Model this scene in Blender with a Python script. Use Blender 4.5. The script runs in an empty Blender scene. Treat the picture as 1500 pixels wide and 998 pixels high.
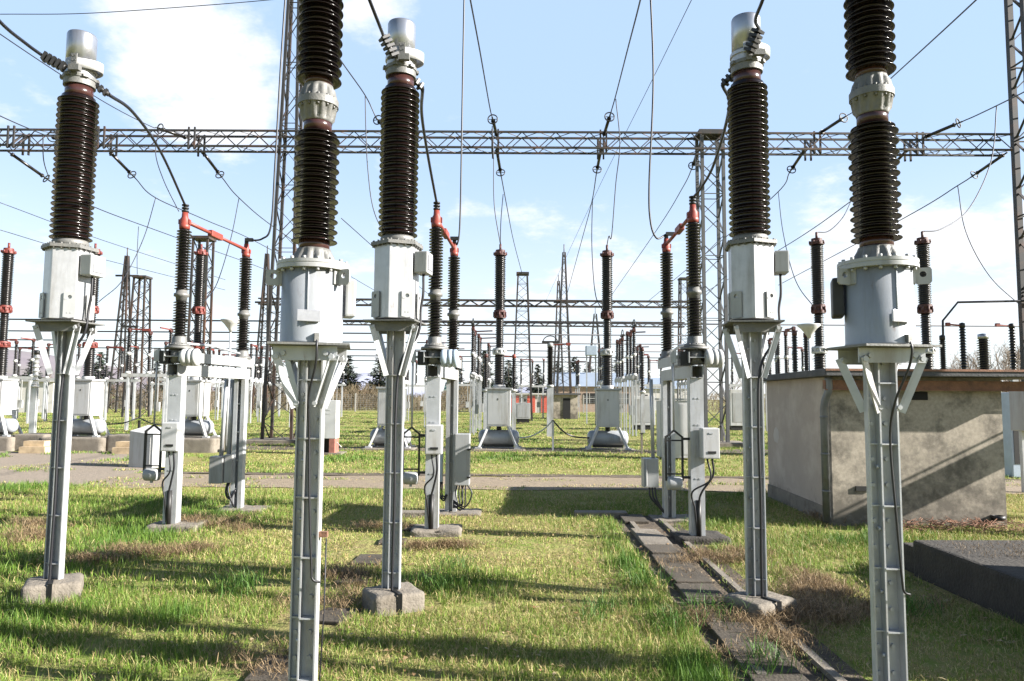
import bpy, bmesh, math, random
import numpy as np
from mathutils import Vector, Matrix

# ------------------------------------------------------------------ camera, sky, sun, exposure
SC = bpy.context.scene
COL = SC.collection
F_PX, PITCH, ROLL, CAM_H = 1050.0, math.radians(4.57), 0.007, 1.7
RX = Vector((1, 0, 0)); FW = Vector((0, math.cos(PITCH), math.sin(PITCH))); UP = Vector((0, -math.sin(PITCH), math.cos(PITCH)))
cam_d = bpy.data.cameras.new('camera'); cam = bpy.data.objects.new('camera', cam_d); COL.objects.link(cam)
cr = RX*math.cos(ROLL) + UP*math.sin(ROLL); cu = -RX*math.sin(ROLL) + UP*math.cos(ROLL)
M = Matrix((cr, cu, -FW)).transposed().to_4x4(); M.translation = Vector((0, 0, CAM_H)); cam.matrix_world = M
cam_d.lens = F_PX/1500*36; cam_d.sensor_width = 36; cam_d.clip_start = 0.05; cam_d.clip_end = 6000
SC.camera = cam

SUN_EL, SUN_AZ = math.radians(25), math.radians(102)      # azimuth clockwise from +Y
sun_dir = Vector((math.sin(SUN_AZ)*math.cos(SUN_EL), math.cos(SUN_AZ)*math.cos(SUN_EL), math.sin(SUN_EL)))
sl = bpy.data.lights.new('sun', 'SUN'); sl.energy = 5.0; sl.angle = math.radians(0.5); sl.color = (1, .955, .89)
so = bpy.data.objects.new('sun', sl); COL.objects.link(so); so.rotation_euler = (-sun_dir).to_track_quat('-Z', 'Y').to_euler()
SC.view_settings.view_transform = 'Standard'; SC.view_settings.look = 'None'
SC.view_settings.exposure = 1.9; SC.view_settings.gamma = 1; SC.view_settings.use_curve_mapping = False

def P(px, py, Y):
    dx, dy = px-750.0, 499.0-py
    x = dx*math.cos(ROLL) - dy*math.sin(ROLL); y = dx*math.sin(ROLL) + dy*math.cos(ROLL)
    d = RX*x + FW*F_PX + UP*y
    return d*(Y/d.y) + Vector((0, 0, CAM_H))
def PX(px, py, Y): return P(px, py, Y).x
def PZ(px, py, Y): return P(px, py, Y).z
def RAY(px, py):
    return (P(px, py, 10) - Vector((0, 0, CAM_H))).normalized()

W = bpy.data.worlds.new('World'); SC.world = W; W.use_nodes = True
nt = W.node_tree; N = nt.nodes; L = nt.links; N.clear()
out = N.new('ShaderNodeOutputWorld'); bg = N.new('ShaderNodeBackground'); bg.inputs['Strength'].default_value = 0.05
sky = N.new('ShaderNodeTexSky'); sky.sky_type = 'NISHITA'; sky.sun_disc = False
sky.sun_elevation = SUN_EL; sky.sun_rotation = SUN_AZ; sky.air_density = 1.0; sky.dust_density = 0.6; sky.ozone_density = 1.0
geo = N.new('ShaderNodeTexCoord')
def wm(op, a, b=None, c=None):
    n = N.new('ShaderNodeMath'); n.operation = op
    for i, v in enumerate((a, b, c)):
        if v is None: continue
        if isinstance(v, (int, float)): n.inputs[i].default_value = v
        else: L.new(v, n.inputs[i])
    return n.outputs[0]
sep = N.new('ShaderNodeSeparateXYZ'); L.new(geo.outputs['Generated'], sep.inputs[0])
zz = wm('ADD', wm('MAXIMUM', sep.outputs[2], 0.0), 0.22)
cx_ = wm('DIVIDE', sep.outputs[0], zz); cy_ = wm('DIVIDE', sep.outputs[1], zz)
cmb = N.new('ShaderNodeCombineXYZ'); L.new(cx_, cmb.inputs[0]); L.new(cy_, cmb.inputs[1])
nz = N.new('ShaderNodeTexNoise'); nz.inputs['Scale'].default_value = 2.3; nz.inputs['Detail'].default_value = 9; nz.inputs['Roughness'].default_value = .64
L.new(cmb.outputs[0], nz.inputs['Vector'])
bias = None
for (px, py, rad, amt) in ((285, 95, 7.5, .26), (215, 50, 5, .14), (360, 140, 5, .12), (110, 60, 4, -.12), (40, 15, 5, .12), (25, 165, 4, .2), (130, 190, 5, -.1), (555, 20, 4.5, .26), (640, 90, 2.5, .15), (30, 400, 7, .12), (870, 380, 8, .12),
                           (700, 480, 16, .10), (1420, 330, 12, .2), (1200, 470, 14, .14), (1050, 120, 13, -.25), (1380, 120, 9, -.2), (800, 120, 10, -.18)):
    r = RAY(px, py); vd = N.new('ShaderNodeVectorMath'); vd.operation = 'DOT_PRODUCT'
    L.new(geo.outputs['Generated'], vd.inputs[0]); vd.inputs[1].default_value = r
    mr = N.new('ShaderNodeMapRange'); mr.interpolation_type = 'SMOOTHSTEP'; L.new(vd.outputs['Value'], mr.inputs[0])
    mr.inputs[1].default_value = math.cos(math.radians(rad)); mr.inputs[2].default_value = 1.0; mr.inputs[3].default_value = 0; mr.inputs[4].default_value = amt
    bias = mr.outputs[0] if bias is None else wm('ADD', bias, mr.outputs[0])
mk = N.new('ShaderNodeMapRange'); mk.interpolation_type = 'SMOOTHSTEP'; L.new(wm('ADD', wm('MULTIPLY_ADD', nz.outputs[0], 1.9, -.47), bias), mk.inputs[0])
mk.inputs[1].default_value = .56; mk.inputs[2].default_value = .92; mk.inputs[4].default_value = .9
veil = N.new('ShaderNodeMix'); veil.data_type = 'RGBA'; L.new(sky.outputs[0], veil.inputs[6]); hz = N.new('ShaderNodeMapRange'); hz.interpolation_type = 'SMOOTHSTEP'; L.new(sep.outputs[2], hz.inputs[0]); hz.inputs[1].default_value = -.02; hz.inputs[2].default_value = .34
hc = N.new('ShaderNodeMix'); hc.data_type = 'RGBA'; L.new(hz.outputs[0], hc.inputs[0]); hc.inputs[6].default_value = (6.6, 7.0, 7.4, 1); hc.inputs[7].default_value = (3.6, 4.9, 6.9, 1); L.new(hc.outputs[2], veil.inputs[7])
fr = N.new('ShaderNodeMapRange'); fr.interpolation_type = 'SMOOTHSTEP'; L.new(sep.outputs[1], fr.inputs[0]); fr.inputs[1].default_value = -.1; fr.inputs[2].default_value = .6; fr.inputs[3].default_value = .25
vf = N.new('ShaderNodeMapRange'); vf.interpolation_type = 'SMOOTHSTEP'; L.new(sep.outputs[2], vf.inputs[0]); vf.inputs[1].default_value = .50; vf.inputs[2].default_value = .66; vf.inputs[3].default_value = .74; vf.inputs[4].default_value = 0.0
vfo = wm('MULTIPLY', vf.outputs[0], fr.outputs[0]); L.new(vfo, veil.inputs[0])   # pale veil, weakened overhead and behind the camera to cut fill light
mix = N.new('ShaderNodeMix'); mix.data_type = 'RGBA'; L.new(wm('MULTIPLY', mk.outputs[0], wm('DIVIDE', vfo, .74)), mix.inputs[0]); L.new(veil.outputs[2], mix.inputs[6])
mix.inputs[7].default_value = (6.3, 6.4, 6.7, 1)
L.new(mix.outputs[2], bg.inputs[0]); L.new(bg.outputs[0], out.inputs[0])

# ------------------------------------------------------------------ materials
MATS = {}
def mat(name, col, rough=.6, metal=0.0, var=.15, scale=6.0, dirt=None, dirt_amt=.0, dirt_scale=3.0, bump=0.0, bump_scale=60.0, coat=0.0, streak=False, spec=.5, grime=0.0, rusty=0.0):
    m = bpy.data.materials.new(name); m.use_nodes = True; n = m.node_tree.nodes; l = m.node_tree.links
    b = n['Principled BSDF']; b.inputs['Roughness'].default_value = rough; b.inputs['Metallic'].default_value = metal
    b.inputs['Coat Weight'].default_value = coat; b.inputs['Coat Roughness'].default_value = .08; b.inputs['Specular IOR Level'].default_value = spec
    tc = n.new('ShaderNodeTexCoord'); oi = n.new('ShaderNodeObjectInfo')
    off = n.new('ShaderNodeVectorMath'); off.operation = 'ADD'; l.new(tc.outputs['Object'], off.inputs[0]); l.new(oi.outputs['Location'], off.inputs[1])
    v = off.outputs[0]
    n1 = n.new('ShaderNodeTexNoise'); n1.inputs['Scale'].default_value = scale; n1.inputs['Detail'].default_value = 6; n1.inputs['Roughness'].default_value = .6; l.new(v, n1.inputs['Vector'])
    r1 = n.new('ShaderNodeMapRange'); l.new(n1.outputs[0], r1.inputs[0]); r1.inputs[1].default_value = .25; r1.inputs[2].default_value = .75; r1.inputs[3].default_value = 1-var; r1.inputs[4].default_value = 1+var
    mx = n.new('ShaderNodeMix'); mx.data_type = 'RGBA'; mx.blend_type = 'MULTIPLY'; mx.inputs[0].default_value = 1; mx.inputs[6].default_value = (*col, 1)
    l.new(r1.outputs[0], mx.inputs[7]); c = mx.outputs[2]
    if dirt is not None:
        n2 = n.new('ShaderNodeTexNoise'); n2.inputs['Scale'].default_value = dirt_scale; n2.inputs['Detail'].default_value = 8; n2.inputs['Roughness'].default_value = .68
        if streak:
            mp = n.new('ShaderNodeMapping'); mp.inputs['Scale'].default_value = (1, 1, .12); l.new(v, mp.inputs[0]); l.new(mp.outputs[0], n2.inputs['Vector'])
        else: l.new(v, n2.inputs['Vector'])
        r2 = n.new('ShaderNodeMapRange'); l.new(n2.outputs[0], r2.inputs[0]); r2.inputs[1].default_value = .5; r2.inputs[2].default_value = .68; r2.inputs[4].default_value = dirt_amt
        m2 = n.new('ShaderNodeMix'); m2.data_type = 'RGBA'; l.new(r2.outputs[0], m2.inputs[0]); l.new(c, m2.inputs[6]); m2.inputs[7].default_value = (*dirt, 1); c = m2.outputs[2]
    if rusty:       # small rust blooms and runs
        n5 = n.new('ShaderNodeTexNoise'); n5.inputs['Scale'].default_value = 11; n5.inputs['Detail'].default_value = 5; n5.inputs['Roughness'].default_value = .7
        mp5 = n.new('ShaderNodeMapping'); mp5.inputs['Scale'].default_value = (1, 1, .35); mp5.inputs['Location'].default_value = (3, 7, 1); l.new(v, mp5.inputs[0]); l.new(mp5.outputs[0], n5.inputs['Vector'])
        r5 = n.new('ShaderNodeMapRange'); l.new(n5.outputs[0], r5.inputs[0]); r5.inputs[1].default_value = .64; r5.inputs[2].default_value = .76; r5.inputs[4].default_value = rusty
        m5_ = n.new('ShaderNodeMix'); m5_.data_type = 'RGBA'; l.new(r5.outputs[0], m5_.inputs[0]); l.new(c, m5_.inputs[6]); m5_.inputs[7].default_value = (.13, .065, .035, 1); c = m5_.outputs[2]
    if grime:       # dirt splashed up from the ground, ragged upper edge
        sp = n.new('ShaderNodeSeparateXYZ'); l.new(tc.outputs['Object'], sp.inputs[0]); n4 = n.new('ShaderNodeTexNoise'); n4.inputs['Scale'].default_value = 2.2; n4.inputs['Detail'].default_value = 9; n4.inputs['Roughness'].default_value = .72; l.new(v, n4.inputs['Vector'])
        gz = n.new('ShaderNodeMath'); gz.operation = 'MULTIPLY_ADD'; l.new(sp.outputs[2], gz.inputs[0]); gz.inputs[1].default_value = -.22/max(grime, .01); l.new(n4.outputs[0], gz.inputs[2])
        r4 = n.new('ShaderNodeMapRange'); l.new(gz.outputs[0], r4.inputs[0]); r4.inputs[1].default_value = .30; r4.inputs[2].default_value = .52; r4.inputs[4].default_value = .85
        m4 = n.new('ShaderNodeMix'); m4.data_type = 'RGBA'; l.new(r4.outputs[0], m4.inputs[0]); l.new(c, m4.inputs[6]); m4.inputs[7].default_value = (.085, .075, .06, 1); c = m4.outputs[2]
    l.new(c, b.inputs['Base Color'])
    if bump:
        n3 = n.new('ShaderNodeTexNoise'); n3.inputs['Scale'].default_value = bump_scale; n3.inputs['Detail'].default_value = 6; l.new(v, n3.inputs['Vector'])
        bp = n.new('ShaderNodeBump'); bp.inputs['Strength'].default_value = bump; bp.inputs['Distance'].default_value = .02; l.new(n3.outputs[0], bp.inputs['Height']); l.new(bp.outputs[0], b.inputs['Normal'])
    MATS[name] = m; return m
galv = mat('galvanised', (.40, .41, .425), .42, .25, .12, 9, (.22, .20, .17), .75, 5, .05, 90, streak=True, rusty=.75)
paint = mat('pale_grey_paint', (.30, .305, .305), .42, 0, .10, 3, (.16, .14, .115), .65, 4, 0, streak=True, rusty=.55)
white = mat('white_paint', (.42, .42, .418), .4, 0, .06, 3, (.24, .215, .175), .6, 4.5, streak=True, rusty=.55)
tankm = mat('tank_paint', (.27, .285, .305), .36, .0, .08, 8, (.16, .15, .13), .6, 6, .04, 120, streak=True, rusty=.55)
hexm = mat('brushed_aluminium', (.41, .41, .42), .36, .4, .10, 14, (.19, .175, .15), .6, 5, .03, 90, streak=True, rusty=.55)
alum = mat('aluminium_cap', (.36, .37, .40), .3, .75, .12, 8, (.16, .15, .14), .5, 7, streak=True)
cast = mat('cast_metal', (.135, .134, .128), .55, .2, .15, 20, (.22, .20, .17), .4, 14, .15, 80, rusty=.75)
porc = mat('brown_porcelain', (.007, .0034, .0027), .2, 0, .25, 10, (.02, .013, .010), .3, 8, spec=.38)
porcb = mat('bare_porcelain', (.042, .017, .015), .22, 0, .2, 14, (.05, .03, .03), .5, 12, streak=True)
porcd = mat('dark_porcelain', (.006, .0048, .0045), .3, 0, .25, 10, (.06, .05, .045), .3, 8)
steel = mat('lattice_steel', (.030, .028, .027), .6, .1, .25, 3, (.10, .047, .025), .85, 1.6, streak=True)
steeld = mat('dark_steel', (.03, .029, .03), .6, .1, .2, 3, (.12, .06, .035), .6, 2)
darkm = mat('dark_metal', (.018, .0175, .017), .5, .2, .2, 12)
red = mat('red_primer', (.19, .033, .021), .5, 0, .2, 14, (.13, .045, .035), .6, 9)
redl = mat('worn_red', (.13, .024, .018), .55, 0, .3, 12, (.08, .03, .025), .7, 8)
redd = mat('faded_dark_red', (.058, .016, .013), .6, 0, .3, 10, (.05, .03, .025), .7, 7)
cable = mat('black_cable', (.007, .007, .010), .45, 0, .1)
wirem = mat('weathered_wire', (.022, .022, .028), .5, .3, .1)
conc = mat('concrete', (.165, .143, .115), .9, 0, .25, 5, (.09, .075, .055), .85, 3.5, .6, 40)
concd = mat('dark_concrete', (.036, .031, .025), .95, 0, .3, 5, (.05, .043, .035), .8, 2.2, .9, 40)  # darker than the plain concrete, with the platform's shade put into its colour
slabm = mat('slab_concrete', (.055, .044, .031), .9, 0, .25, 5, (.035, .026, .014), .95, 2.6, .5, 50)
stucco = mat('stucco', (.335, .292, .232), .95, 0, .24, 22, (.085, .075, .06), .9, 2.4, .12, 90, grime=1.2)
stuccol = mat('stucco_side', (.36, .30, .25), .95, 0, .08, 3, (.55, .47, .40), .5, 1.1, .15, 70, grime=.35)
rust = mat('rusty_steel', (.22, .11, .065), .85, 0, .35, 9, (.10, .06, .045), .7, 7, .3, 60)
pipe = mat('grey_pipe', (.14, .145, .15), .5, .3, .2, 6, (.10, .08, .06), .5, 5)
roofm = mat('bitumen_roof', (.065, .065, .065), .85, 0, .25, 4, (.13, .12, .11), .5, 2.5, .3, 40)
blackm = mat('black_hole', (.01, .01, .01), .9, 0, 0)
bluesteel = mat('blue_grey_paint', (.34, .40, .47), .4, .1, .1, 6)
brick = mat('brick_red_plinth', (.26, .10, .075), .85, 0, .25, 12, (.12, .07, .05), .6, 8)
orange = mat('orange_red_cladding', (.5, .07, .035), .6, 0, .1)
brownr = mat('brown_roofing', (.20, .14, .11), .8, 0, .2, 2)
tinroof = mat('tin_roofing', (.36, .42, .5), .35, .4, .08, 1)
wallw = mat('white_plaster', (.5, .48, .45), .9, 0, .08, .5, (.45, .42, .37), .5, .6)
timber = mat('old_timber', (.42, .32, .20), .85, 0, .25, 6, (.2, .14, .09), .6, 5)
bark = mat('grey_bark', (.17, .135, .105), .95, 0, .3, 2)
barkp = mat('pale_bark', (.20, .165, .125), .95, 0, .3, 2)
needle = mat('needle_green', (.015, .024, .013), .7, 0, .45, .9)
twig = mat('twig_brown', (.13, .10, .06), .9, 0, .4, .15)
strawm = mat('straw', (.36, .35, .20), .85, 0, .35, 9)
platem = mat('name_plate', (.34, .34, .36), .3, .5, .12, 40)
fencem = mat('fence_post_concrete', (.3, .285, .26), .9, 0, .15)
hillm = mat('hazy_hill_woods', (.15, .13, .145), 1, 0, .22, .008, (.16, .16, .12), .6, .004)  # bare woods tone with distance haze mixed into the colour
gravel = mat('gravel_track', (.20, .162, .122), .95, 0, .35, 14, (.20, .165, .115), .8, .9, .9, 30)
trackm = mat('dirt_track', (.20, .155, .105), .95, 0, .30, 8, (.20, .16, .09), .8, 1.3, .9, 35)
soil = mat('dark_soil', (.07, .052, .034), 1, 0, .4, 9, (.2, .16, .10), .6, 4, .9, 40)

# ground: mixed turf and straw
gm = bpy.data.materials.new('turf_ground'); gm.use_nodes = True
n = gm.node_tree.nodes; l = gm.node_tree.links; b = n['Principled BSDF']; b.inputs['Roughness'].default_value = 1; b.inputs['Specular IOR Level'].default_value = .1
tc = n.new('ShaderNodeTexCoord')
def gn(scale, det=7, ro=.62):
    t = n.new('ShaderNodeTexNoise'); t.inputs['Scale'].default_value = scale; t.inputs['Detail'].default_value = det; t.inputs['Roughness'].default_value = ro; l.new(tc.outputs['Object'], t.inputs['Vector']); return t.outputs[0]
cr1 = n.new('ShaderNodeValToRGB'); e = cr1.color_ramp.elements
e[0].position = .32; e[0].color = (.085, .062, .034, 1); e[1].position = .70; e[1].color = (.085, .150, .030, 1)
x = cr1.color_ramp.elements.new(.46); x.color = (.26, .23, .095, 1)
x = cr1.color_ramp.elements.new(.58); x.color = (.17, .215, .05, 1)
mm = n.new('ShaderNodeMath'); mm.operation = 'MULTIPLY_ADD'; l.new(gn(9), mm.inputs[0]); mm.inputs[1].default_value = .5
m5 = n.new('ShaderNodeMath'); m5.operation = 'MULTIPLY'; l.new(gn(.55), m5.inputs[0]); m5.inputs[1].default_value = .5; l.new(m5.outputs[0], mm.inputs[2])
l.new(mm.outputs[0], cr1.inputs[0]); l.new(cr1.outputs[0], b.inputs['Base Color'])
bp = n.new('ShaderNodeBump'); bp.inputs['Strength'].default_value = 1; bp.inputs['Distance'].default_value = .05; l.new(gn(24), bp.inputs['Height']); l.new(bp.outputs[0], b.inputs['Normal'])

def blade_mat(name):
    m = bpy.data.materials.new(name); m.use_nodes = True; n = m.node_tree.nodes; l = m.node_tree.links; b = n['Principled BSDF']
    a = n.new('ShaderNodeAttribute'); a.attribute_name = 'tint'; l.new(a.outputs['Color'], b.inputs['Base Color']); b.inputs['Roughness'].default_value = .55; b.inputs['Specular IOR Level'].default_value = .3
    tr = n.new('ShaderNodeBsdfTranslucent'); l.new(a.outputs['Color'], tr.inputs[0]); ms = n.new('ShaderNodeMixShader'); ms.inputs[0].default_value = .22
    l.new(b.outputs[0], ms.inputs[1]); l.new(tr.outputs[0], ms.inputs[2]); l.new(ms.outputs[0], n['Material Output'].inputs[0]); return m
grassm = blade_mat('grass_blades')

# ------------------------------------------------------------------ mesh helpers
class MB:
    def __init__(s): s.v = []; s.f = []; s.sm = []
    def add(s, vs, fs, smooth=False):
        o = len(s.v); s.v += [tuple(p) for p in vs]
        for f in fs: s.f.append([i+o for i in f]); s.sm.append(smooth)
        return s
    def box(s, c, d, rz=0.0, R=None):
        c = Vector(c); hx, hy, hz = d[0]/2, d[1]/2, d[2]/2
        R = R or Matrix.Rotation(rz, 3, 'Z')
        vs = [c + R @ Vector((a*hx, b_*hy, e_*hz)) for e_ in (-1, 1) for a, b_ in ((-1, -1), (1, -1), (1, 1), (-1, 1))]
        return s.add(vs, [(3, 2, 1, 0), (4, 5, 6, 7), (0, 1, 5, 4), (1, 2, 6, 5), (2, 3, 7, 6), (3, 0, 4, 7)])
    def bar(s, p0, p1, w, h, up=(0, 0, 1)):
        p0, p1 = Vector(p0), Vector(p1); d = (p1-p0); ln = d.length; d.normalize(); up = Vector(up)
        if abs(d.dot(up)) > .98: up = Vector((0, 1, 0))
        x = d.cross(up).normalized(); z = x.cross(d)
        R = Matrix((x, d, z)).transposed()
        return s.box((p0+p1)/2, (w, ln, h), R=R)
    def angle(s, p0, p1, a, t, up=(0, 0, 1), flip=1):
        p0, p1 = Vector(p0), Vector(p1); d = (p1-p0); ln = d.length; d.normalize(); up = Vector(up)
        if abs(d.dot(up)) > .98: up = Vector((0, 1, 0))
        x = d.cross(up).normalized()*flip; z = up - d*up.dot(d); z.normalize(); R = Matrix((x, d, x.cross(d))).transposed()
        s.box((p0+p1)/2, (a, ln, t), R=R)
        return s.box((p0+p1)/2 + x*(a/2-t/2) - x.cross(d)*(a/2+t/2), (t, ln, a), R=R)
    def tube(s, pts, r, n=8, cap=True):
        pts = [Vector(p) for p in pts]; m = len(pts); rr = r if isinstance(r, (list, tuple)) else [r]*m
        t0 = (pts[1]-pts[0]).normalized(); a = Vector((0, 0, 1)) if abs(t0.z) < .9 else Vector((1, 0, 0)); u = t0.cross(a).normalized()
        vs = []
        for i, p in enumerate(pts):
            t = (pts[min(i+1, m-1)] - pts[max(i-1, 0)]).normalized(); u = (u - t*u.dot(t)).normalized(); w = t.cross(u)
            for k in range(n):
                an = 2*math.pi*k/n; vs.append(p + (u*math.cos(an) + w*math.sin(an))*rr[i])
        fs = [(i*n+k, i*n+(k+1) % n, (i+1)*n+(k+1) % n, (i+1)*n+k) for i in range(m-1) for k in range(n)]
        s.add(vs, fs, True)
        if cap:
            o = len(s.v) - len(vs); s.f.append([o+k for k in range(n)][::-1]); s.sm.append(False); s.f.append([o+(m-1)*n+k for k in range(n)]); s.sm.append(False)
        return s
    def cyl(s, p0, p1, r, n=16, r2=None): return s.tube([p0, p1], [r, r if r2 is None else r2], n)
    def lathe(s, prof, n=32, c=(0, 0, 0), smooth=True, axis='Z'):
        vs = []; m = len(prof)
        for (r, z) in prof:
            for k in range(n):
                a = 2*math.pi*k/n; q = (r*math.cos(a), r*math.sin(a), z)
                if axis == 'X': q = (z, q[0], q[1])
                vs.append((q[0]+c[0], q[1]+c[1], q[2]+c[2]))
        fs = [(i*n+k, i*n+(k+1) % n, (i+1)*n+(k+1) % n, (i+1)*n+k) for i in range(m-1) for k in range(n)]
        fs2 = [tuple(range(n))[::-1], tuple(range((m-1)*n, m*n))]
        s.add(vs, fs, smooth); o = len(s.v)-len(vs)
        for f in fs2: s.f.append([i+o for i in f]); s.sm.append(False)
        return s
    def rings(s, prof, n=32, c=(0, 0, 0)):      # lathe with hard profile corners: every step its own band
        for (a, b_) in zip(prof[:-1], prof[1:]):
            vs = []
            for (r, z) in (a, b_):
                for k in range(n):
                    an = 2*math.pi*k/n; vs.append((r*math.cos(an)+c[0], r*math.sin(an)+c[1], z+c[2]))
            s.add(vs, [(k, (k+1) % n, n+(k+1) % n, n+k) for k in range(n)], True)
        return s
    def prism(s, poly, z0, z1, c=(0, 0, 0)):
        n = len(poly); vs = [(p[0]+c[0], p[1]+c[1], z0+c[2]) for p in poly] + [(p[0]+c[0], p[1]+c[1], z1+c[2]) for p in poly]
        return s.add(vs, [tuple(range(n))[::-1], tuple(range(n, 2*n))] + [(i, (i+1) % n, n+(i+1) % n, n+i) for i in range(n)])
    def holed(s, c, R, hw, up, down, r, t, n=24):      # a plate in the local x-z plane with a round hole at its centre
        c = Vector(c); o_, i_ = [], []
        for k in range(n):
            a = 2*math.pi*k/n; ca, sa = math.cos(a), math.sin(a); lim = up if sa > 0 else down
            q = min(hw/abs(ca) if abs(ca) > 1e-6 else 9, lim/abs(sa) if abs(sa) > 1e-6 else 9); o_.append((ca*q, sa*q)); i_.append((ca*r, sa*r))
        vs = [c + R @ Vector((p[0], yy, p[1])) for yy in (-t/2, t/2) for p in o_+i_]; fs = []
        for k in range(n):
            j = (k+1) % n; m2 = 2*n; fs += [(k, j, n+j, n+k), (m2+j, m2+k, m2+n+k, m2+n+j), (j, k, m2+k, m2+j), (n+k, n+j, m2+n+j, m2+n+k)]
        return s.add(vs, fs)
    def bolts(s, ring_r, z, nb, br, h, c=(0, 0, 0), ph=0):
        for i in range(nb):
            a = ph + 2*math.pi*i/nb; p = Vector((ring_r*math.cos(a)+c[0], ring_r*math.sin(a)+c[1], z+c[2])); s.cyl(p, p+Vector((0, 0, h)), br, 6)
        return s
    def build(s, name, material, parent=None, bevel=0.0, loc=None):
        me = bpy.data.meshes.new(name); me.from_pydata(s.v, [], s.f); me.polygons.foreach_set('use_smooth', s.sm); me.update()
        if bevel:
            bm = bmesh.new(); bm.from_mesh(me)
            ed = [e for e in bm.edges if len(e.link_faces) == 2 and e.calc_face_angle(0) > .6]
            bmesh.ops.bevel(bm, geom=ed, offset=bevel, segments=2, affect='EDGES', profile=.6, clamp_overlap=True); bm.to_mesh(me); bm.free()
        me.materials.append(material)
        o = bpy.data.objects.new(name, me); COL.objects.link(o)
        if parent is not None: o.parent = parent
        if loc is not None: o.location = loc
        return o

def tag(o, label, cat, group=None, kind=None):
    if label: o['label'] = label
    if cat: o['category'] = cat
    if group: o['group'] = group
    if kind: o['kind'] = kind
    return o
def thing(name, label, cat, loc=(0, 0, 0), rz=0, group=None):
    o = bpy.data.objects.new(name, None); COL.objects.link(o); o.empty_display_size = .2; o.location = loc; o.rotation_euler = (0, 0, rz)
    return tag(o, label, cat, group)
def struct(o): o['kind'] = 'structure'; return o
def copy_tree(o, parent=None, kids=None):
    c = o.copy(); COL.objects.link(c)
    if parent is not None: c.parent = parent
    for ch in [q for q in list(o.children)]: copy_tree(ch, c)
    return c
def spline(pts, k=8):
    pts = [Vector(p) for p in pts]
    if len(pts) < 3: return pts
    e = [pts[0]*2-pts[1]] + pts + [pts[-1]*2-pts[-2]]; r = []
    for i in range(1, len(e)-2):
        p0, p1, p2, p3 = e[i-1:i+3]
        for j in range(k):
            t = j/k; r.append(.5*((2*p1) + (p2-p0)*t + (2*p0-5*p1+4*p2-p3)*t*t + (3*p1-p0-3*p2+p3)*t**3))
    return r + [pts[-1]]
def sheds(z0, z1, count, r0, R, R2=None):
    p = (z1-z0)/count; pr = [(r0, z0)]
    for i in range(count):
        z = z0 + p*i; q = R if (R2 is None or i % 2 == 0) else R2
        pr += [(r0, z+.04*p), (r0+(q-r0)*.12, z+.16*p), (r0+(q-r0)*.6, z+.10*p), (q*.985, z+.03*p), (q, z+.10*p), (q*.992, z+.18*p), (r0+(q-r0)*.55, z+.34*p), (r0+(q-r0)*.12, z+.50*p), (r0, z+.66*p)]
    return pr + [(r0, z1)]

# ------------------------------------------------------------------ ground
def grid_sheet(name, xs, ys, z, m, wob=0.0):
    rnd = random.Random(5); vs = []; fs = []
    for j, y in enumerate(ys):
        for i, x in enumerate(xs): vs.append((x, y, z))
    nx = len(xs)
    fs = [(j*nx+i, j*nx+i+1, (j+1)*nx+i+1, (j+1)*nx+i) for j in range(len(ys)-1) for i in range(nx-1)]
    return struct(MB().add(vs, fs).build(name, m))
grid_sheet('ground', [-3000, -200, -40, 0, 40, 200, 3000], [-200, 0, 20, 60, 200, 800, 3000], 0, gm)
def ragged(name, pts_top, pts_bot, z, m, seed=1, amp=.18, steps=90):
    rnd = random.Random(seed); vs = []; fs = []
    def samp(pl, t):
        f = t*(len(pl)-1); i = min(int(f), len(pl)-2); a, b_ = pl[i], pl[i+1]; u = f-i; return (a[0]+(b_[0]-a[0])*u, a[1]+(b_[1]-a[1])*u)
    ja = jb = 0
    for k in range(steps+1):
        t = k/steps; a = samp(pts_bot, t); b_ = samp(pts_top, t); ja = ja*.6+rnd.uniform(-amp, amp); jb = jb*.6+rnd.uniform(-amp, amp)
        vs += [(a[0], a[1]+ja, z), (b_[0], b_[1]+jb, z)]
    fs = [(2*k, 2*k+2, 2*k+3, 2*k+1) for k in range(steps)]
    return struct(MB().add(vs, fs).build(name, m))
ragged('dirt_track', [(-8.2, 15.7), (24, 15.3)], [(-8.2, 13.4), (24, 13.1)], .012, trackm, 3)
ragged('gravel_yard', [(-26, 22.0), (-10.5, 21.6), (-8.0, 16.2)], [(-26, 14.6), (-14, 14.2), (-8.0, 13.3)], .008, gravel, 4, .25)
ragged('bare_earth_strip', [(-9.5, 24.7), (14, 24.2)], [(-9.5, 22.9), (14, 22.5)], .006, soil, 6, .3)
ragged('track_bank', [(-8, 16.1), (24, 15.7)], [(-8, 15.75), (24, 15.35)], .018, soil, 8, .1)

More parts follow.
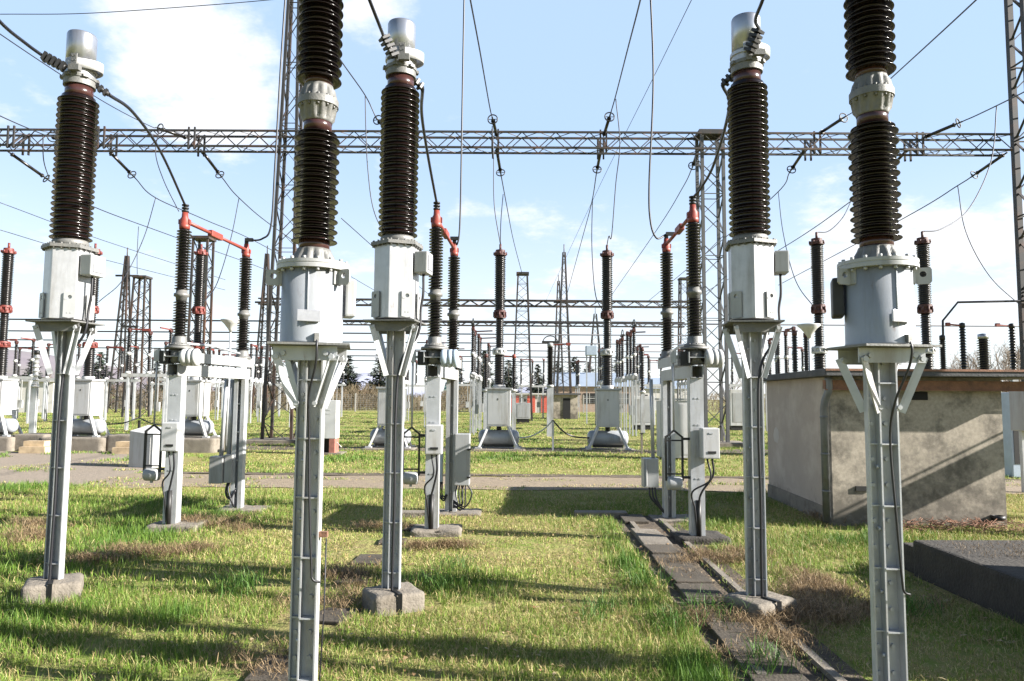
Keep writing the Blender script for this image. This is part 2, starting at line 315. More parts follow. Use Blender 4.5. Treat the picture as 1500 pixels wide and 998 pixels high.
# ------------------------------------------------------------------ current transformers (hexagonal housing)
def hexpts(r, ph): return [(r*math.cos(math.radians(ph+60*i)), r*math.sin(math.radians(ph+60*i))) for i in range(6)]
def pillar(w, d, z0, z1, step, boltr):
    m = MB(); t = .009
    m.box((0, d*.35, (z0+z1)/2), (w, t, z1-z0))
    m.box((-w/2+t/2, d*.35-t/2-.016, (z0+z1)/2), (t, .032, z1-z0))
    for xx, dep in ((-w*.12, .052), (w/2-t/2, .062)): m.box((xx, d*.35-t/2-dep/2, (z0+z1)/2), (t, dep, z1-z0))
    m.box((0, d*.35+t/2+.03, (z0+z1)/2), (t*1.6, .06, z1-z0))
    z = z0 + .14; i = 0
    while z < z1-.05:
        m.box((w*.19, d*.35-t/2-.029, z), (w*.61, .056, t*.9)); m.box((-w*.31, d*.35-t/2-.012, z), (w*.36, .024, t*.9))
        zb = z + step*.33
        for xx in (-w*.32, w*.2):
            for q in (0, step*.42): m.cyl((xx, d*.35-t/2+.001, zb+q), (xx, d*.35-t/2-.014, zb+q), boltr, 8)
        m.cyl((-w*.12-t/2, d*.1, zb+.1), (-w*.12-t/2-.016, d*.1, zb+.1), boltr, 8)
        z += step; i += 1
    return m
def strut(m, p0, p1, a=.036):
    m.angle(p0, p1, a, .007, up=(0, 0, 1))
CL = []
def make_ct(label, loc, cdir, rdir):
    t = thing('current_transformer', label, 'current transformer', loc, 0, 'current transformers with hexagonal housings')
    Z = lambda y: PZ(582, y, 5.86)
    zp = Z(471)
    pillar(.15, .12, .14, zp-.02, .40, .011).build('support_column', galv, t)
    for sx, sy in ((-1, -1), (1, -1), (1, 1), (-1, 1)):
        m = MB(); a = Vector((sx*.165, sy*.12, zp-.03)); b_ = Vector((sx*.05, sy*.06, zp-.44)); strut(m, a, b_)
        m.cyl(a+Vector((0, -.012, -.02)), a+Vector((0, -.03, -.02)), .014, 8); m.build('strut', galv, t)
    pl = MB().box((0, 0, zp), (.43, .40, .012), math.radians(-8)).box((0, -.12, zp-.045), (.37, .008, .075)).box((0, .12, zp-.045), (.37, .008, .075)); pl.build('mounting_plate', cast, t)
    zb, zt = Z(467), Z(360)
    h = MB().prism(hexpts(.19, -100), zb, zt); hb = h.build('housing', hexm, t, .006)
    lid = MB().prism(hexpts(.222, -100), zt+.002, zt+.03); 
    for i in range(6):
        p, q = Vector(hexpts(.208, -100)[i]), Vector(hexpts(.208, -100)[(i+1) % 6])
        for u in (.08, .36, .64, .92): c = p.lerp(q, u); lid.cyl((c.x, c.y, zt-.012), (c.x, c.y, zt+.042), .009, 6)
    lid.build('lid', cast, t)
    for ang, off in ((-130, -.055), (-130+60, .055), (-10, .06), (170, 0)):
        a = math.radians(ang); nrm = Vector((math.cos(a), math.sin(a), 0)); tg = Vector((-nrm.y, nrm.x, 0)); c = nrm*.177 + tg*off
        m = MB(); R = Matrix((tg, -nrm, Vector((0, 0, 1)))).transposed(); m.holed(c+Vector((0, 0, zb+.185)), R, .046, .04, .18, .016, .008)
        for q in (-.012, .012): m.cyl(c+nrm*.004+tg*q+Vector((0, 0, zb+.05)), c+nrm*.008+tg*q+Vector((0, 0, zb+.05)), .004, 6)
        m.box(c+nrm*.003+tg*(-.03)+Vector((0, 0, zb+.165)), (.02, .006, .014), R=R)
        m.build('lifting_plate', paint, t)
    a = math.radians(-10); nrm = Vector((math.cos(a), math.sin(a), 0)); tg = Vector((-nrm.y, nrm.x, 0)); R = Matrix((tg, -nrm, Vector((0, 0, 1)))).transposed(); c = nrm*.232 + Vector((0, 0, zt-.14))
    jb = MB().box(c, (.17, .11, .18), R=R).build('junction_box', paint, t, .01)
    MB().box(c+nrm*.058, (.12, .006, .12), R=R).build('cover_plate', platem, jb)
    cb = [c+Vector((0, 0, -.09)), c+Vector((0, 0, -.25)), nrm*.215+Vector((0, 0, zb+.1)), nrm*.20+tg*-.02+Vector((0, 0, zp-.1)), Vector((.05, -.05, zp-.35)), Vector((.02, -.055, zp-.8)), Vector((.025, -.055, .9)), Vector((.02, -.055, .45)), Vector((.02, -.06, .1))]
    MB().tube(spline(cb), .011, 8).build('cable', cable, t)
    MB().lathe([(.145, zt+.03), (.143, zt+.075), (.132, zt+.092)], 40).build('collar', cast, t)
    z1, z2 = Z(342), Z(124)
    MB().lathe([(.112, zt+.09), (.112, z1+.01)], 40).build('lower_neck', porcb, t)
    MB().lathe(sheds(z1, z2, 26, .132, .166, .162), 48).build('insulator', porc, t)
    zc = Z(108)
    MB().lathe([(.112, z2-.01), (.112, zc)], 40).build('upper_neck', porcb, t)
    fl = MB().rings([(.10, zc-.001), (.128, zc), (.128, zc+.055), (.136, zc+.057), (.136, zc+.085), (.115, zc+.087)], 40)
    for i in range(6): q = math.radians(60*i+20); fl.box((.137*math.cos(q), .137*math.sin(q), zc+.07), (.03, .045, .025), q)
    fl.build('head_flange', cast, t)
    zd = Z(80)
    MB().rings([(.122, zc+.086), (.122, zd-.03), (.134, zd-.028), (.134, zd+.0), (.12, zd+.002)], 40).build('head', hexm, t)
    ze = Z(27)
    MB().lathe([(.119, zd), (.119, ze-.02), (.113, ze-.006), (.10, ze), (.02, ze+.003)], 48).build('cap', alum, t)
    # band looping round the head, standing off at +X
    bd = MB(); n_ = 48; vs = []
    for i in range(n_+1):
        a = math.radians(-120 + 240*i/n_); rr = .125 + .065*max(0, math.cos(a))**1; x_, y_ = rr*math.cos(a), .128*math.sin(a)
        for (dr, dz) in ((0, 0), (0, .085), (.005, .085), (.005, 0)): vs.append((x_+dr*math.cos(a), y_+dr*math.sin(a), zd-.035+dz))
    bd.add(vs, [(4*i+k, 4*i+(k+1) % 4, 4*i+4+(k+1) % 4, 4*i+4+k) for i in range(n_) for k in range(4)], True); bd.build('current_band', white, t)
    tm = MB().box((.03, -.145, zd+.015), (.05, .014, .125))
    for q in (-.04, 0, .04):
        for xx in (.015, .045): tm.cyl((xx, -.152, zd+.015+q), (xx, -.158, zd+.015+q), .005, 6)
    tm.box((.05, -.16, zd-.06), (.09, .05, .05)); tm.build('terminal_pad', cast, t)
    cl = MB(); p0 = Vector((-.03, -.165, zd-.065)); p1 = p0 + Vector(cdir)*.19
    cl.cyl(p0, p1, .026, 10)
    for u in (.1, .3, .5, .7, .9): c = p0.lerp(p1, u); cl.box(c, (.085, .075, .022), R=(p1-p0).to_track_quat('Z', 'Y').to_matrix())
    cl.build('cable_clamp', darkm, t)
    c2 = MB(); p0 = Vector((rdir[0]*.11, rdir[1]*.11, zc+.06)); p1 = p0 + Vector(rdir)*.16; c2.cyl(p0, p1, .022, 8)
    for u in (.2, .5, .8): c2.box(p0.lerp(p1, u), (.06, .06, .022), R=(p1-p0).to_track_quat('Z', 'Y').to_matrix())
    c2.build('rear_clamp', darkm, t)
    CL.append((Vector((-.03, -.165, zd-.065)) + Vector(cdir)*.19, p1))
    MB().bar((.03, -.05, .158), (.104, -.178, .158), .035, .006).bar((.107, -.186, .160), (.107, -.188, .0), .035, .006).build('earthing_strap', darkm, t)
    return t, zd, zc
def rough_block(name, label, x, y, sx, sy, h, m=conc, rz=0.0, seed=0, cut=.03, group=None, cat='concrete footing'):
    from mathutils import noise
    bm = bmesh.new(); bmesh.ops.create_cube(bm, size=1); bmesh.ops.subdivide_edges(bm, edges=bm.edges, cuts=13, use_grid_fill=True)
    rd = min(.03, h*.4); k_ = cut/.03
    for v in bm.verts:
        p = Vector((v.co.x*sx, v.co.y*sy, (v.co.z+.5)*(h+.06)-.06)); q = Vector((max(-sx/2+rd, min(sx/2-rd, p.x)), max(-sy/2+rd, min(sy/2-rd, p.y)), min(h-rd, p.z))); d_ = p-q
        if d_.length > 1e-6: p = q + d_.normalized()*rd
        o_ = Vector((seed*1.7, 3.1, 0)); n_ = noise.noise(p*9+o_)*.008*k_ + noise.noise(p*28+o_)*.004*k_ - max(0, noise.noise(p*5+o_*2)-.25)*.06*k_*(d_.length > rd*1.05)
        v.co = p + (d_.normalized() if d_.length > 1e-6 else Vector((0, 0, 1)))*n_
    for f in bm.faces: f.smooth = True
    me = bpy.data.meshes.new(name); bm.to_mesh(me); bm.free(); me.materials.append(m)
    o = bpy.data.objects.new(name, me); COL.objects.link(o); o.location = (x, y, 0); o.rotation_euler = (0, 0, rz)
    return tag(o, label, cat, group)

FOOT = []
CTS = []
for lab, px, py, Y, blab in (('hexagonal aluminium current transformer at far left, broad white face towards the camera', 97, 470, 6.18, 'concrete footing under the leftmost hexagonal current transformer'),
                       ('hexagonal current transformer left of centre with a cloud behind its cap', 580, 470, 5.95, 'pale concrete footing under the hexagonal transformer left of centre'),
                       ('hexagonal current transformer on shaded column nearest the hut', 1101, 470, 5.82, 'overgrown concrete footing under the hexagonal transformer nearest the hut')):
    x = PX(px, py, Y)
    k_ = len(CTS); t, ZD, ZC = make_ct(lab, (x, Y, 0), ((-.86, -.3, .42), (-.45, -.3, .84), (.30, -.35, .88))[k_], ((.78, .35, -.52), (.62, .6, -.5), (-.55, .7, -.45))[k_]); CTS.append(t)
    rough_block('concrete_footing', blab, x+.02, Y, .42, .38, .15, conc, .5, int(px), .03, 'footings under the hexagonal transformers'); FOOT.append((x, Y, .27, .27))

# ------------------------------------------------------------------ voltage transformers (round tank)
def coupling(m, z0, zm, z1, rn, rm, nrib, c=(0, 0)):
    pass
def ribbed(name, prof, n_rib, parent, material=cast, depth=.2):
    m = MB(); n_ = n_rib*6; vs = []
    for (r, z, dp) in prof:
        for k in range(n_):
            a = 2*math.pi*k/n_; q = .5+.5*math.cos(n_rib*a); rr = r*(1-dp*(1-q**.6)); vs.append((rr*math.cos(a), rr*math.sin(a), z))
    m.add(vs, [(i*n_+k, i*n_+(k+1) % n_, (i+1)*n_+(k+1) % n_, (i+1)*n_+k) for i in range(len(prof)-1) for k in range(n_)], True)
    return m
def make_vt(label, loc, rz, left):
    t = thing('voltage_transformer', label, 'voltage transformer', loc, 0, 'voltage transformers with round tanks')
    Z = lambda y: PZ(455, y, 4.05)
    zp = Z(505)
    pillar(.155, .12, -.02, zp-.02, .335, .012).build('support_column', galv, t)
    for sx, sy in ((-1, -1), (1, -1), (1, 1), (-1, 1)):
        m = MB(); a = Vector((sx*.155, sy*.12, zp-.05)); b_ = Vector((sx*.052, sy*.062, zp-.35)); strut(m, a, b_, .036)
        m.cyl(a+Vector((0, -.012, -.02)), a+Vector((0, -.032, -.02)), .015, 8); m.cyl(b_+Vector((0, -.012, .02)), b_+Vector((0, -.03, .02)), .013, 8); m.build('strut', galv, t)
    MB().box((0, 0, zp), (.44, .40, .012), rz).build('mounting_plate', cast, t)
    MB().box((0, .12, zp-.05), (.36, .008, .08)).build('cross_channel', galv, t)
    MB().box((0, -.12, zp-.05), (.36, .008, .08)).cyl((-.12, -.124, zp-.05), (-.12, -.14, zp-.05), .014, 8).cyl((.12, -.124, zp-.05), (.12, -.14, zp-.05), .014, 8).build('cross_channel', galv, t)
    zb, zt = zp+.007, Z(394)
    tk = MB().lathe([(.178, zb), (.178, zb+.012), (.1755, zb+.016), (.175, zt)], 64)
    a = math.radians(-95)+rz; tk.cyl((.176*math.cos(a), .176*math.sin(a), zb+.1), (.176*math.cos(a), .176*math.sin(a), zt-.01), .004, 6)
    tkm = tk.build('tank', tankm, t)
    fl = MB().rings([(.17, zt-.004), (.207, zt-.002), (.207, zt+.018), (.204, zt+.020), (.204, zt+.024), (.207, zt+.026), (.207, zt+.044), (.10, zt+.05)], 64)
    fl.bolts(.19, zt-.02, 16, .010, .016).bolts(.19, zt+.044, 16, .010, .016); fl.build('flange', paint, t)
    for q in (-165, -25, 75):
        q = math.radians(q); m = MB(); nr = Vector((math.cos(q), math.sin(q), 0)); tg = Vector((-nr.y, nr.x, 0)); R = Matrix((nr, tg, Vector((0, 0, 1)))).transposed()
        R3 = Matrix((nr, tg, Vector((0, 0, 1)))).transposed(); m.holed(nr*.222+Vector((0, 0, zt-.035)), R3, .042, .035, .055, .017, .011); m.box(nr*.178+Vector((0, 0, zt-.045)), (.011, .07, .085), R=R); m.build('lifting_lug', paint, t)
    a = math.radians(-78)+rz; nr = Vector((math.cos(a), math.sin(a), 0)); tg = Vector((-nr.y, nr.x, 0)); R = Matrix((tg, -nr, Vector((0, 0, 1)))).transposed()
    MB().box(nr*.188+tg*-.045+Vector((0, 0, Z(465))), (.13, .012, .065), R=R).build('name_plate', platem, t, .003)
    # terminal box on the back side, its edge showing
    q = math.radians(160 if left else 20); nr2 = Vector((math.cos(q), math.sin(q), 0)); tg2 = Vector((-nr2.y, nr2.x, 0)); R2 = Matrix((tg2, -nr2, Vector((0, 0, 1)))).transposed()
    MB().box(nr2*.21+Vector((0, 0, zt-.15)), (.15, .06, .22), R=R2).build('terminal_box', darkm if left else paint, t, .012)
    MB().box(nr*.185+tg*-.0+Vector((0, 0, zb+.03)), (.025, .025, .045), R=R).build('cable_gland', cast, t)
    cb = [nr*.19+Vector((0, 0, zb+.02)), nr*.205+Vector((0, 0, zb-.03)), Vector((nr.x*.18, -.17, zp-.12)), Vector((.02, -.10, zp-.30)), Vector((.015, -.045, zp-.5)), Vector((.03, -.05, zp-.9)), Vector((.05, -.05, .75)), Vector((.06, -.05, .68)), Vector((.10, -.03, .66))]
    MB().tube(spline(cb), .0065, 8).build('cable', cable, t)
    zc = Z(361)
    ribbed('cone', [(.135, zt+.047, .16), (.12, zt+.085, .18), (.102, zc-.015, .08), (.096, zc, 0), (.08, zc, 0)], 12, t).build('cone', cast, t)
    z1 = Z(350)
    MB().lathe([(.088, zc-.01), (.088, z1+.02)], 40).build('lower_neck', porcb, t)
    z2 = Z(183)
    MB().lathe(sheds(z1, z2, 22, .078, .132, .116), 56).build('lower_insulator', porc, t)
    z3, z4, z5 = Z(172), Z(143), Z(116)
    MB().lathe([(.082, z2-.01), (.082, z3+.02)], 40).build('middle_neck', porcb, t)
    cm = ribbed('coupling', [(.07, z3, 0), (.084, z3+.002, 0), (.086, z3+.012, .0), (.101, z3+.03, .16), (.112, z4-.024, .16), (.114, z4-.018, 0)], 12, t)
    cm.rings([(.10, z4-.018), (.118, z4-.018), (.118, z4+.022), (.10, z4+.022)], 48)
    c2 = ribbed('coupling', [(.114, z4+.022, 0), (.112, z4+.028, .16), (.100, z5-.032, .16), (.086, z5-.012, 0), (.084, z5-.002, 0), (.07, z5, 0)], 12, t); cm.add(c2.v, c2.f, True)
    cm.bolts(.103, z4-.034, 12, .008, .016, ph=math.radians(15)).bolts(.103, z4+.022, 12, .008, .014, ph=math.radians(15))
    cm.build('coupling', cast, t)
    z6 = Z(109); z7 = z6 + (z2-z1)
    MB().lathe([(.082, z5-.005), (.082, z6+.02)], 40).build('upper_neck', porcb, t)
    MB().lathe(sheds(z6, z7, 22, .078, .132, .116), 56).build('upper_insulator', porc, t)
    MB().lathe([(.10, z7), (.13, z7+.02), (.13, z7+.10), (.15, z7+.13), (.15, z7+.33), (.12, z7+.38), (.02, z7+.39)], 40).build('head', alum, t)
    return t
for lab, px, Y, rz in (('round grey tank voltage transformer left of centre, insulator running out of the top', 456, 4.15, math.radians(12)),
                       ('round grey tank voltage transformer in front of the hut, insulator running out of the top', 1289, 3.98, math.radians(8))):
    x = PX(px, 505, Y); v = make_vt(lab, (x, Y, 0), rz, px > 700); FOOT.append((x, Y, .12, .12))
    if px < 700: VT_L = v
    else: VT_R = v
vl = VT_L.location
MB().tube([(.12, -.01, .9), (.118, -.01, .5), (.10, -.01, .02)], .004, 6).build('earthing_wire', wirem, VT_L)
MB().box((.10, 0, .92), (.05, .03, .03)).build('earthing_bracket', rust, VT_L)

# ------------------------------------------------------------------ near disconnectors
def post_channel(x, y, z0, z1, w, d, open_front=False):
    m = MB(); t = .010
    if open_front:
        for sx in (-1, 1): m.box((x+sx*w*.32, y, (z0+z1)/2), (w*.34, d, z1-z0))
        m.box((x, y+d*.25, (z0+z1)/2), (w*.3, .01, z1-z0))
        z = z0+.3
        while z < z1: m.cyl((x, y-d*.2, z), (x, y-d*.45, z), .012, 8); z += .42
    else:
        m.box((x, y-d/2, (z0+z1)/2), (w, t, z1-z0)); 
        for sx in (-1, 1): m.box((x+sx*(w/2-t/2), y+t/2, (z0+z1)/2), (t, d-t, z1-z0))
        z = z0+.35
        while z < z1:
            for q in (-.022, .022): m.box((x+q, y-d/2-.007, z), (.026, .006, .016))
            z += .32
    return m
def column(t, x, y, zb, k=1.0, n_=32, rr=.095):
    MB().lathe([(.13, zb), (.13, zb+.02), (.10, zb+.03), (.092, zb+.05), (.085, zb+.12), (.07, zb+.135)], n_, (x, y, 0)).bolts(.112, zb+.02, 8, .01, .015, (x, y, 0)).build('base_flange', cast, t)
    MB().lathe(sheds(zb+.135, zb+.60*k, 13, .060, rr), n_, (x, y, 0)).build('lower_insulator', porcd, t)
    a = zb+.60*k
    MB().lathe([(.066, a-.01), (.07, a+.04), (.094, a+.05), (.094, a+.085), (.072, a+.095), (.066, a+.16)], n_, (x, y, 0)).build('middle_flange', cast, t)
    b_ = a+.145; c = b_+.80*k
    MB().lathe(sheds(b_, c, 21, .058, rr*.97), n_, (x, y, 0)).build('upper_insulator', porcd, t)
    return c
def red_cap(t, x, y, z, s=1.0):
    return MB().lathe([(.062*s, z-.005), (.066*s, z+.05*s), (.060*s, z+.055*s), (.058*s, z+.12*s), (.04*s, z+.15*s), (.036*s, z+.21*s)], 20, (x, y, 0)).box((x, y, z+.09*s), (.14*s, .05*s, .06*s)).build('cap', red, t)
def make_disc(label, loc, dx, dy, right_drive, kind):
    t = thing('disconnector', label, 'disconnector switch', loc, 0, 'disconnectors in the nearer row')
    post_channel(0, 0, .08, 1.96, .165, .14).build('near_post', galv, t)
    post_channel(dx, dy, .02, 1.96, .17, .13, True).build('far_post', galv, t)
    d = Vector((dx, dy, 0)); u = d.normalized(); s = Vector((u.y, -u.x, 0))
    for sg in (-1, 1):
        m = MB(); a = u*-.12+s*sg*.068; b_ = d+u*.12+s*sg*.068
        m.bar(a+Vector((0, 0, 2.03)), b_+Vector((0, 0, 2.03)), .012, .15); m.bar(a+Vector((0, 0, 2.10))+s*-sg*.025, b_+Vector((0, 0, 2.10))+s*-sg*.025, .05, .01); m.bar(a+Vector((0, 0, 1.96))+s*-sg*.025, b_+Vector((0, 0, 1.96))+s*-sg*.025, .05, .01); m.build('lower_channel', paint, t)
    m = MB(); m.bar(u*-.16+Vector((0, 0, 2.20)), d+u*.15+Vector((0, 0, 2.20)), .195, .012); 
    for sg in (-1, 1): m.bar(u*-.16+s*sg*.105+Vector((0, 0, 2.20)), d+u*.15+s*sg*.105+Vector((0, 0, 2.20)), .012, .13)
    m.build('base_frame', paint, t)
    MB().lathe([(.17, 2.30), (.175, 2.315), (.17, 2.335), (.12, 2.34)], 32).cyl((0, 0, 2.12), (0, 0, 2.3), .11, 16).build('bearing_plate', cast, t)
    c = column(t, 0, 0, 2.34, 1.0); c2 = column(t, dx, dy, 2.26, 1.02)
    red_cap(t, 0, 0, c, 1.05); red_cap(t, dx, dy, c2, .95)
    # arms: two halves meeting at a contact
    p0 = Vector((0, 0, c+.11)); p1 = Vector((dx, dy, c2+.11)); pm = p0.lerp(p1, .46)
    MB().tube([p0+(p1-p0)*.04, pm], [.026, .022], 10).build('near_arm', red, t); MB().tube([pm, p1], [.022, .026], 10).build('far_arm', red, t)
    MB().bar(pm-(p1-p0)*.09, pm+(p1-p0)*.09, .075, .09).build('contact', red, t, .015)
    tm = MB().cyl((0, 0, c+.2), (0, 0, c+.32), .025, 10); 
    for q in (.23, .27, .31): tm.cyl((0, 0, c+q), (0, 0, c+q+.018), .045, 10)
    tm.build('terminal_clamp', darkm, t)
    t2 = MB().cyl((dx, dy, c2+.18), (dx, dy, c2+.26), .03, 10).box((dx+.05*kind, dy-.03, c2+.26), (.12, .05, .05)); t2.build('terminal_clamp', darkm, t)
    # drum with banded housing
    m = MB().lathe([(.05, .09), (.108, .10), (.112, .12), (.112, .17), (.104, .172), (.104, .178), (.112, .18), (.112, .235), (.104, .237), (.104, .243), (.112, .245), (.112, .29), (.09, .305), (.02, .31)], 28, (0, -.10, 2.19), axis='X'); m.build('drum', bluesteel if kind == 0 else white, t)
    MB().cyl((-.2, -.06, 2.19), (.1, -.06, 2.19), .04, 10).box((-.14, -.03, 2.19), (.12, .16, .17)).build('gear_housing', darkm, t)
    MB().tube([(0, -.02, 2.38), (dx*.5, dy*.5, 2.40), (dx, dy, 2.33)], .018, 8).build('link_rod', galv, t)
    # drive box on the near post
    bx = .12 if right_drive else .03
    b1 = MB().box((bx, -.16, 1.18), (.21, .15, .36)).build('drive_box', white, t, .014)
    MB().box((bx+.01, -.238, 1.075), (.095, .006, .028)).build('name_plate', darkm, b1); MB().box((bx, -.238, 1.30), (.05, .006, .018)).build('latch', galv, b1)
    MB().tube(spline([(bx+.03, -.16, 1.0), (bx+.04, -.15, .8), (.03, -.13, .6), (0, -.11, .45), (.01, -.10, .1)]), .013, 8).build('cable', cable, t)
    MB().tube(spline([(bx-.03, -.16, 1.0), (bx-.0, -.17, .75), (-.08, -.12, .6), (-.05, -.11, .4), (-.02, -.10, .1)]), .011, 8).build('cable', cable, t)
    MB().cyl((.0, -.09, .08), (.0, -.09, .5), .03, 10).build('conduit', darkm, t)
    # earthing drive: rod, yoke and counterweight motor
    ex = -.27; ey = -.02
    MB().cyl((ex, ey, 1.32), (ex, ey, 2.28), .013, 8).box((ex, ey, 2.22), (.07, .05, .16)).bar((ex, ey, 2.2), (0, ey, 2.24), .03, .03).build('pull_rod', galv, t)
    y_ = MB(); q = .10
    y_.bar((ex, ey, 1.32), (ex-q, ey, 1.24), .022, .022).bar((ex, ey, 1.32), (ex+q, ey, 1.24), .022, .022)
    for sg in (-1, 1): y_.bar((ex+sg*q, ey, 1.25), (ex+sg*q, ey, .72), .022, .035)
    y_.bar((ex-q, ey, 1.20), (ex+q, ey, 1.20), .018, .018).bar((ex-q, ey, .80), (ex+q, ey, .80), .018, .018).bar((ex+q, ey, .76), (0, ey, .76), .03, .03).bar((ex+q, ey, 1.22), (0, ey, 1.22), .03, .03)
    y_.build('yoke', darkm, t)
    MB().lathe([(.03, -.095), (.075, -.085), (.08, -.06), (.08, .06), (.075, .085), (.03, .095)], 20, (ex, ey, .69), axis='X').box((ex, ey, .6), (.03, .03, .03)).build('counterweight', paint, t)
    return t, c, c2
DISC = []
specs = (('left disconnector with bright red arm over paired posts', 261, 9.3, 354, 10.9, False, 1), ('middle disconnector, its red arm foreshortened behind the central hexagonal transformer', 636, 9.1, 663, 10.7, False, 0), ('right disconnector with dark red arm in front of the grey lattice mast', 1018, 8.75, 978, 10.3, True, 1))
for lab, px, Y, px2, Y2, rd, k in specs:
    x = PX(px, 545, Y); x2 = PX(px2, 550, Y2)
    t, c, c2 = make_disc(lab, (x, Y, 0), x2-x, Y2-Y, rd, k); DISC.append((x, Y, c, x2, Y2, c2, t)); 
    w = ('left', 'middle', 'right')[len(DISC)-1]
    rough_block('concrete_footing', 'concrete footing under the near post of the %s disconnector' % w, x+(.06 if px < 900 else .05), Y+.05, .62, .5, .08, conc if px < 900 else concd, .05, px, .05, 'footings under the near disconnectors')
    rough_block('concrete_footing', 'low concrete footing under the far post of the %s disconnector' % w, x2+.1, Y2, .7, .5, .035, conc, 0, px2, .06, 'footings under the near disconnectors')
    FOOT += [(x, Y, .33, .3), (x2+.1, Y2, .36, .3)]
# drive cabinets attached to far posts
t = DISC[0][6]; dx, dy = DISC[0][3]-DISC[0][0], DISC[0][4]-DISC[0][1]
c_ = MB().box((dx-.28, dy-.05, .60), (.20, .2, .40)).box((dx-.11, dy-.02, .62), (.12, .2, .42)).build('earth_switch_box', paint, t, .012)
MB().cyl((dx-.25, dy-.03, .8), (dx-.21, dy-.03, 1.95), .032, 10).cyl((dx-.15, dy-.0, .8), (dx-.13, dy, 1.95), .035, 10).build('drive_shaft', galv, t)
MB().tube(spline([(dx-.12, dy-.06, .42), (dx-.14, dy-.08, .28), (dx-.08, dy-.1, .18), (dx, dy-.08, .3)]), .018, 8).tube(spline([(dx-.1, dy-.06, .42), (dx-.1, dy-.1, .3), (dx-.05, dy-.1, .15), (dx-.02, dy-.06, .05)]), .014, 8).build('cable_loop', cable, t)
t = DISC[1][6]; dx, dy = DISC[1][3]-DISC[1][0], DISC[1][4]-DISC[1][1]
c_ = MB().box((dx+.17, dy-.10, .80), (.22, .22, .74)).build('control_cabinet', paint, t, .012)
for q in (.55, .95): MB().box((dx+.27, dy-.225, q), (.05, .03, .025)).build('hinge', darkm, c_)
MB().box((dx-.17, dy, .72), (.09, .12, .52)).build('side_box', bluesteel, t, .01)
cm = MB(); rnd = random.Random(3)
for i in range(6): cm.tube(spline([(dx+.1+.03*i, dy-.12, .43), (dx+.1+.035*i+rnd.uniform(-.04, .04), dy-.14, .3), (dx+.12+.02*i, dy-.15, .12+rnd.uniform(-.05, .06)), (dx+.04, dy-.08, .1+.02*i)]), .011, 6)
cm.build('cable_bundle', cable, t)
cm = MB()
for i in range(3): cm.tube(spline([(dx-.17+.02*i, dy, .46), (dx-.19+.03*i, dy-.04, .30), (dx-.1, dy-.1, .2+.03*i), (dx-.05, dy-.08, .28)]), .012, 6)
cm.build('cable_bundle', cable, t)
t = DISC[2][6]; dx, dy = DISC[2][3]-DISC[2][0], DISC[2][4]-DISC[2][1]
MB().box((dx-.27, dy-.02, .66), (.21, .2, .40)).cyl((dx-.34, dy-.13, .48), (dx-.34, dy-.13, .84), .012, 8).build('earth_switch_box', paint, t, .01)
MB().cyl((dx-.22, dy, .86), (dx-.24, dy, 1.98), .026, 10).build('drive_shaft', galv, t)
cm = MB()
for i in range(3): cm.tube(spline([(dx-.28+.04*i, dy-.02, .46), (dx-.27+.04*i, dy-.05, .32), (dx-.15, dy-.06, .18+.02*i), (dx-.04, dy-.04, .06)]), .014, 6)
cm.build('cable_bundle', cable, t)

for src, loc, lab in ((VT_R, (5.35, 3.75, .34), 'round tank voltage transformer further right than the picture shows, next in its row'), (CTS[2], (5.1, 5.55, .20), 'hexagonal current transformer further right than the picture shows, next in its row'), (DISC[2][6], (9.1, 8.75, 0), 'unseen disconnector added past the hut corner to cast shadow on its wall')):  # out-of-view copies, added for the shadow bands they cast
    c = copy_tree(src); c.location = loc; c['label'] = lab
o = thing('added_shadow_cubicle', 'unseen grey cubicle added on the platform, out of view at right, to cast shadow', 'cubicle', (6.0, 4.7, .345)); q_ = MB().box((0, 0, .7), (.9, 1.7, 1.4)).build('body', paint, o, .015); MB().box((-.456, -.4, .7), (.012, .75, 1.25)).build('door', paint, q_); MB().box((-.456, .4, .7), (.012, .75, 1.25)).build('door', paint, q_)  # unseen block added to shade the slab and grass at lower right
# ------------------------------------------------------------------ hut on the right
hx, hy = PX(1221, 765, 9.9), 9.9
hut = thing('substation_hut', 'low stained stucco hut with flat dark roof', 'hut', (hx, hy, 0))
HW, HD, HZ = 2.36, 2.9, 2.02
def lx(y): return .055*y
MB().add([(0, 0, -.05), (HW, 0, -.05), (HW, 0, HZ), (0, 0, HZ), (0, .25, -.05), (HW, .25, -.05), (HW, .25, HZ), (0, .25, HZ)], [(0, 1, 2, 3), (5, 4, 7, 6), (4, 0, 3, 7), (1, 5, 6, 2), (3, 2, 6, 7)]).build('front_wall', stucco, hut)
MB().prism([(.001, .251), (.25, .251), (.25+lx(HD), HD), (lx(HD), HD)], -.05, HZ).build('side_wall', stuccol, hut)
MB().prism([(HW-.25, .251), (HW-.001, .251), (HW-.001, HD), (HW-.25, HD)], -.05, HZ).build('side_wall', stuccol, hut)
MB().prism([(.26+lx(HD), HD-.25), (HW-.26, HD-.25), (HW-.26, HD-.001), (.26+lx(HD), HD-.001)], -.05, HZ).build('rear_wall', stucco, hut)
MB().prism([(-.02, .25), (0, .25), (lx(HD), HD), (lx(HD)-.02, HD)], -.05, .22).build('base_course', conc, hut)
for (y_, z_, w_, h_) in ((1.6, 1.12, .24, .19), (2.4, 1.10, .15, .13), (1.0, .92, .16, .27)):
    rn = random.Random(int(y_*10)); pg = [(y_+w_*math.cos(q)*rn.uniform(.85, 1.1), z_+h_*math.sin(q)*rn.uniform(.85, 1.1)) for q in [2*math.pi*i/22 for i in range(22)]]
    MB().add([(lx(a_)-.004-.0005*0, a_, b_) for a_, b_ in pg], [tuple(range(22))]).build('plaster_patch', mat('patched_plaster', (.43, .385, .34), .95, 0, .1, 5), hut)
